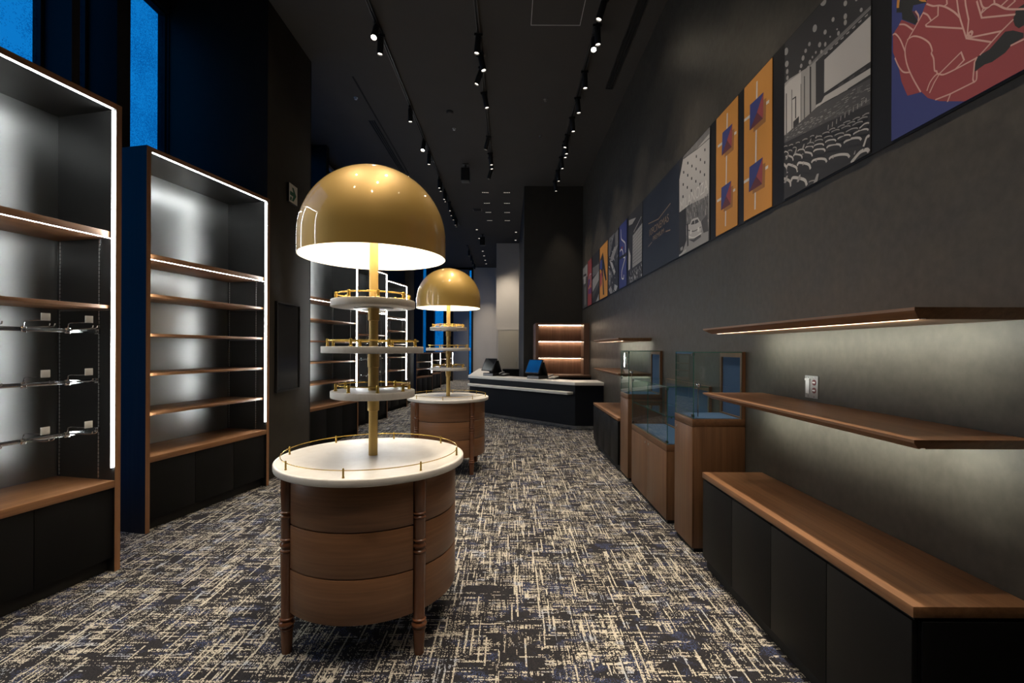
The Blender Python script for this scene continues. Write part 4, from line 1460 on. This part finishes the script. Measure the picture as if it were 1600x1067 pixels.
# 7..13 farther panels
t = tr(905, 340, 105 / 747.)
A = px_art(1004.6, 983, 'art_g1')
A.poly(t([(560, 30), (640, 0), (600, 70), (560, 90)]), 'art_g4')
A.poly(t([(605, 200), (710, 60), (705, 480), (600, 560)]), 'art_g4')
for k in range(9):
    A.line(t([(606, 235 + k * 35), (708, 105 + k * 41)]), .006, 'art_g2', True, False)
for k in range(5):
    A.line(t([(622 + k * 19, 180 - k * 26), (620 + k * 19, 540 - k * 14)]), .006, 'art_g3', True, False)
A.line(t([(615, 160), (700, -10)]), .01, 'art_g5')
A.poly(t([(555, 330), (580, 420), (575, 570), (555, 590)]), 'art_g5')
for k in range(60):
    x = 560 + rs.random() * 145; y = 640 - (x - 560) * .7 + rs.uniform(-40, 90)
    A.line(t([(x, y), (x + rs.uniform(-3, 6), y + rs.uniform(10, 26))]), .018, rs.choice(['art_g1', 'art_g4', 'art_g3', 'art_g5']), True, False)
A.done('grey photograph of a crowd under a tall building, beside the navy name panel')
A = px_art(980, 968.6, 'art_blue')
A.line(t([(472, 135), (476, 230), (500, 262), (520, 290), (522, 380)]), .022, 'art_g6')
A.line(t([(462, 375), (478, 352), (492, 375), (500, 440), (518, 445), (500, 520), (482, 600), (482, 670), (500, 678), (505, 640)]), .022, 'art_g6')
A.poly(t([(455, 440), (535, 385), (535, 420), (455, 470)]), 'art_black')
A.poly(t([(475, 330), (492, 318), (490, 345), (476, 350)]), 'art_red')
A.done('narrow blue wall panel with a pale winding line')
A = px_art(967, 951.5, 'art_g1')
for pl, c in [([(335, 240), (400, 170), (350, 420), (335, 440)], 'art_g3'), ([(350, 460), (395, 330), (440, 300), (380, 480), (345, 490)], 'art_g4'), ([(345, 480), (375, 500), (410, 600), (395, 640)], 'art_g5'),
              ([(405, 180), (440, 130), (440, 300), (410, 320)], 'art_g3'), ([(415, 380), (440, 330), (420, 520), (405, 530)], 'art_g2'), ([(335, 560), (365, 620), (350, 760), (335, 740)], 'art_g3'),
              ([(400, 740), (435, 760), (415, 820), (395, 800)], 'art_g5'), ([(335, 800), (360, 760), (380, 830), (360, 860)], 'art_g4')]:
    A.poly(t(pl), c)
for k in range(40):
    x = 335 + rs.random() * 105; y = 200 + rs.random() * 640
    A.line(t([(x, y), (x + rs.uniform(-14, 14), y + rs.uniform(-40, 40))]), .018, rs.choice(['art_g1', 'art_g4', 'art_g5', 'art_g2']), True, False)
A.done('busy black and white photograph between the blue and the orange narrow panels')
A = px_art(950, 938, 'art_orange')
A.poly(t([(236, 560), (240, 470), (270, 385), (290, 520), (312, 690), (300, 705), (285, 640), (270, 560), (282, 800), (285, 860), (270, 855), (265, 660), (250, 580)]), 'art_black')
A.poly(t([(236, 580), (240, 475), (262, 470), (262, 570)]), 'art_blue')
A.poly(t([(238, 630), (262, 590), (258, 740), (238, 780)]), 'art_red')
A.done('narrow orange wall panel with long dark legs striding')
A = px_art(937, 926.6, 'art_g1')
A.poly(t([(155, 560), (228, 510), (226, 600), (155, 660)]), 'art_g3'); A.poly(t([(155, 690), (226, 590), (226, 690), (155, 830)]), 'art_g4')
A.poly(t([(155, 850), (226, 700), (226, 740), (160, 900)]), 'art_g2'); A.poly(t([(195, 930), (226, 840), (224, 930), (190, 950)]), 'art_g4')
for k in range(10):
    A.line(t([(160 + k * 7, 570 - k * 4), (160 + k * 7, 640 - k * 5)]), .012, 'art_g2', True, False)
A.done('grey photograph of rows in perspective, between the orange legs and the red narrow panel')
A = px_art(925, 919, 'art_red')
A.line(t([(140, 625), (122, 640), (112, 720), (115, 800), (128, 825), (138, 780), (136, 650)]), .03, 'art_g5')
A.poly(t([(108, 690), (125, 680), (120, 760), (108, 780)]), 'art_blue'); A.dot(*wall(*t([(123, 765)])[0]), .06, .035, 'art_orange')
A.poly(t([(108, 800), (140, 770), (140, 840), (108, 850)]), 'art_violet')
A.done('very narrow red wall panel with a looped pale line')
A = px_art(918.5, 911.2, 'art_g2')
A.poly(t([(40, 580), (100, 510), (98, 650), (70, 660), (40, 700)]), 'art_g4'); A.poly(t([(55, 660), (80, 640), (76, 730), (55, 745)]), 'art_g5')
A.line(t([(52, 650), (84, 632)]), .05, 'art_g1', True, False)
A.poly(t([(62, 780), (80, 760), (85, 960), (60, 980)]), 'art_g3')
A.done('small grey photograph at the far end of the picture band')
# ------------------------------------------------------------------ dusk outside, camera, view
w = bpy.data.worlds.new('dusk')
S.world = w
w.use_nodes = True
bg = w.node_tree.nodes['Background']
# deep blue sky over darker ground
wt = w.node_tree
zc = nd(wt, 'SeparateXYZ', {0: nd(wt, 'TexCoord').outputs['Generated']}).outputs[2]
f = nd(wt, 'MapRange', {'Value': zc, 'From Min': -.12, 'From Max': .10}).outputs[0]
wt.links.new(mix(wt, f, (.002, .075, .23), (.004, .20, .60)), bg.inputs[0])
bg.inputs[1].default_value = 1.0

cd = bpy.data.cameras.new('camera')
cd.sensor_width = 36
cd.sensor_fit = 'HORIZONTAL'
cd.lens = 725 / 1600 * 36
cd.shift_x = 4 / 1600
cd.shift_y = 11.5 / 1600
cd.clip_start = .02
cam = bpy.data.objects.new('camera', cd)
COL.objects.link(cam)
cam.matrix_world = Matrix.Translation((0, 0, H)) @ Matrix.Rotation(PI / 2, 4, 'X') @ Matrix.Rotation(.0044, 4, 'Z')
S.camera = cam

vs = S.view_settings
S.display_settings.display_device = 'sRGB'
vs.view_transform = 'Standard'
vs.look = 'None'
vs.exposure = 0
vs.gamma = 1
vs.use_curve_mapping = False
cy = S.cycles
cy.max_bounces = 8
cy.diffuse_bounces = 4
cy.glossy_bounces = 4
cy.transparent_max_bounces = 24
cy.sample_clamp_indirect = 4
cy.use_denoising = True
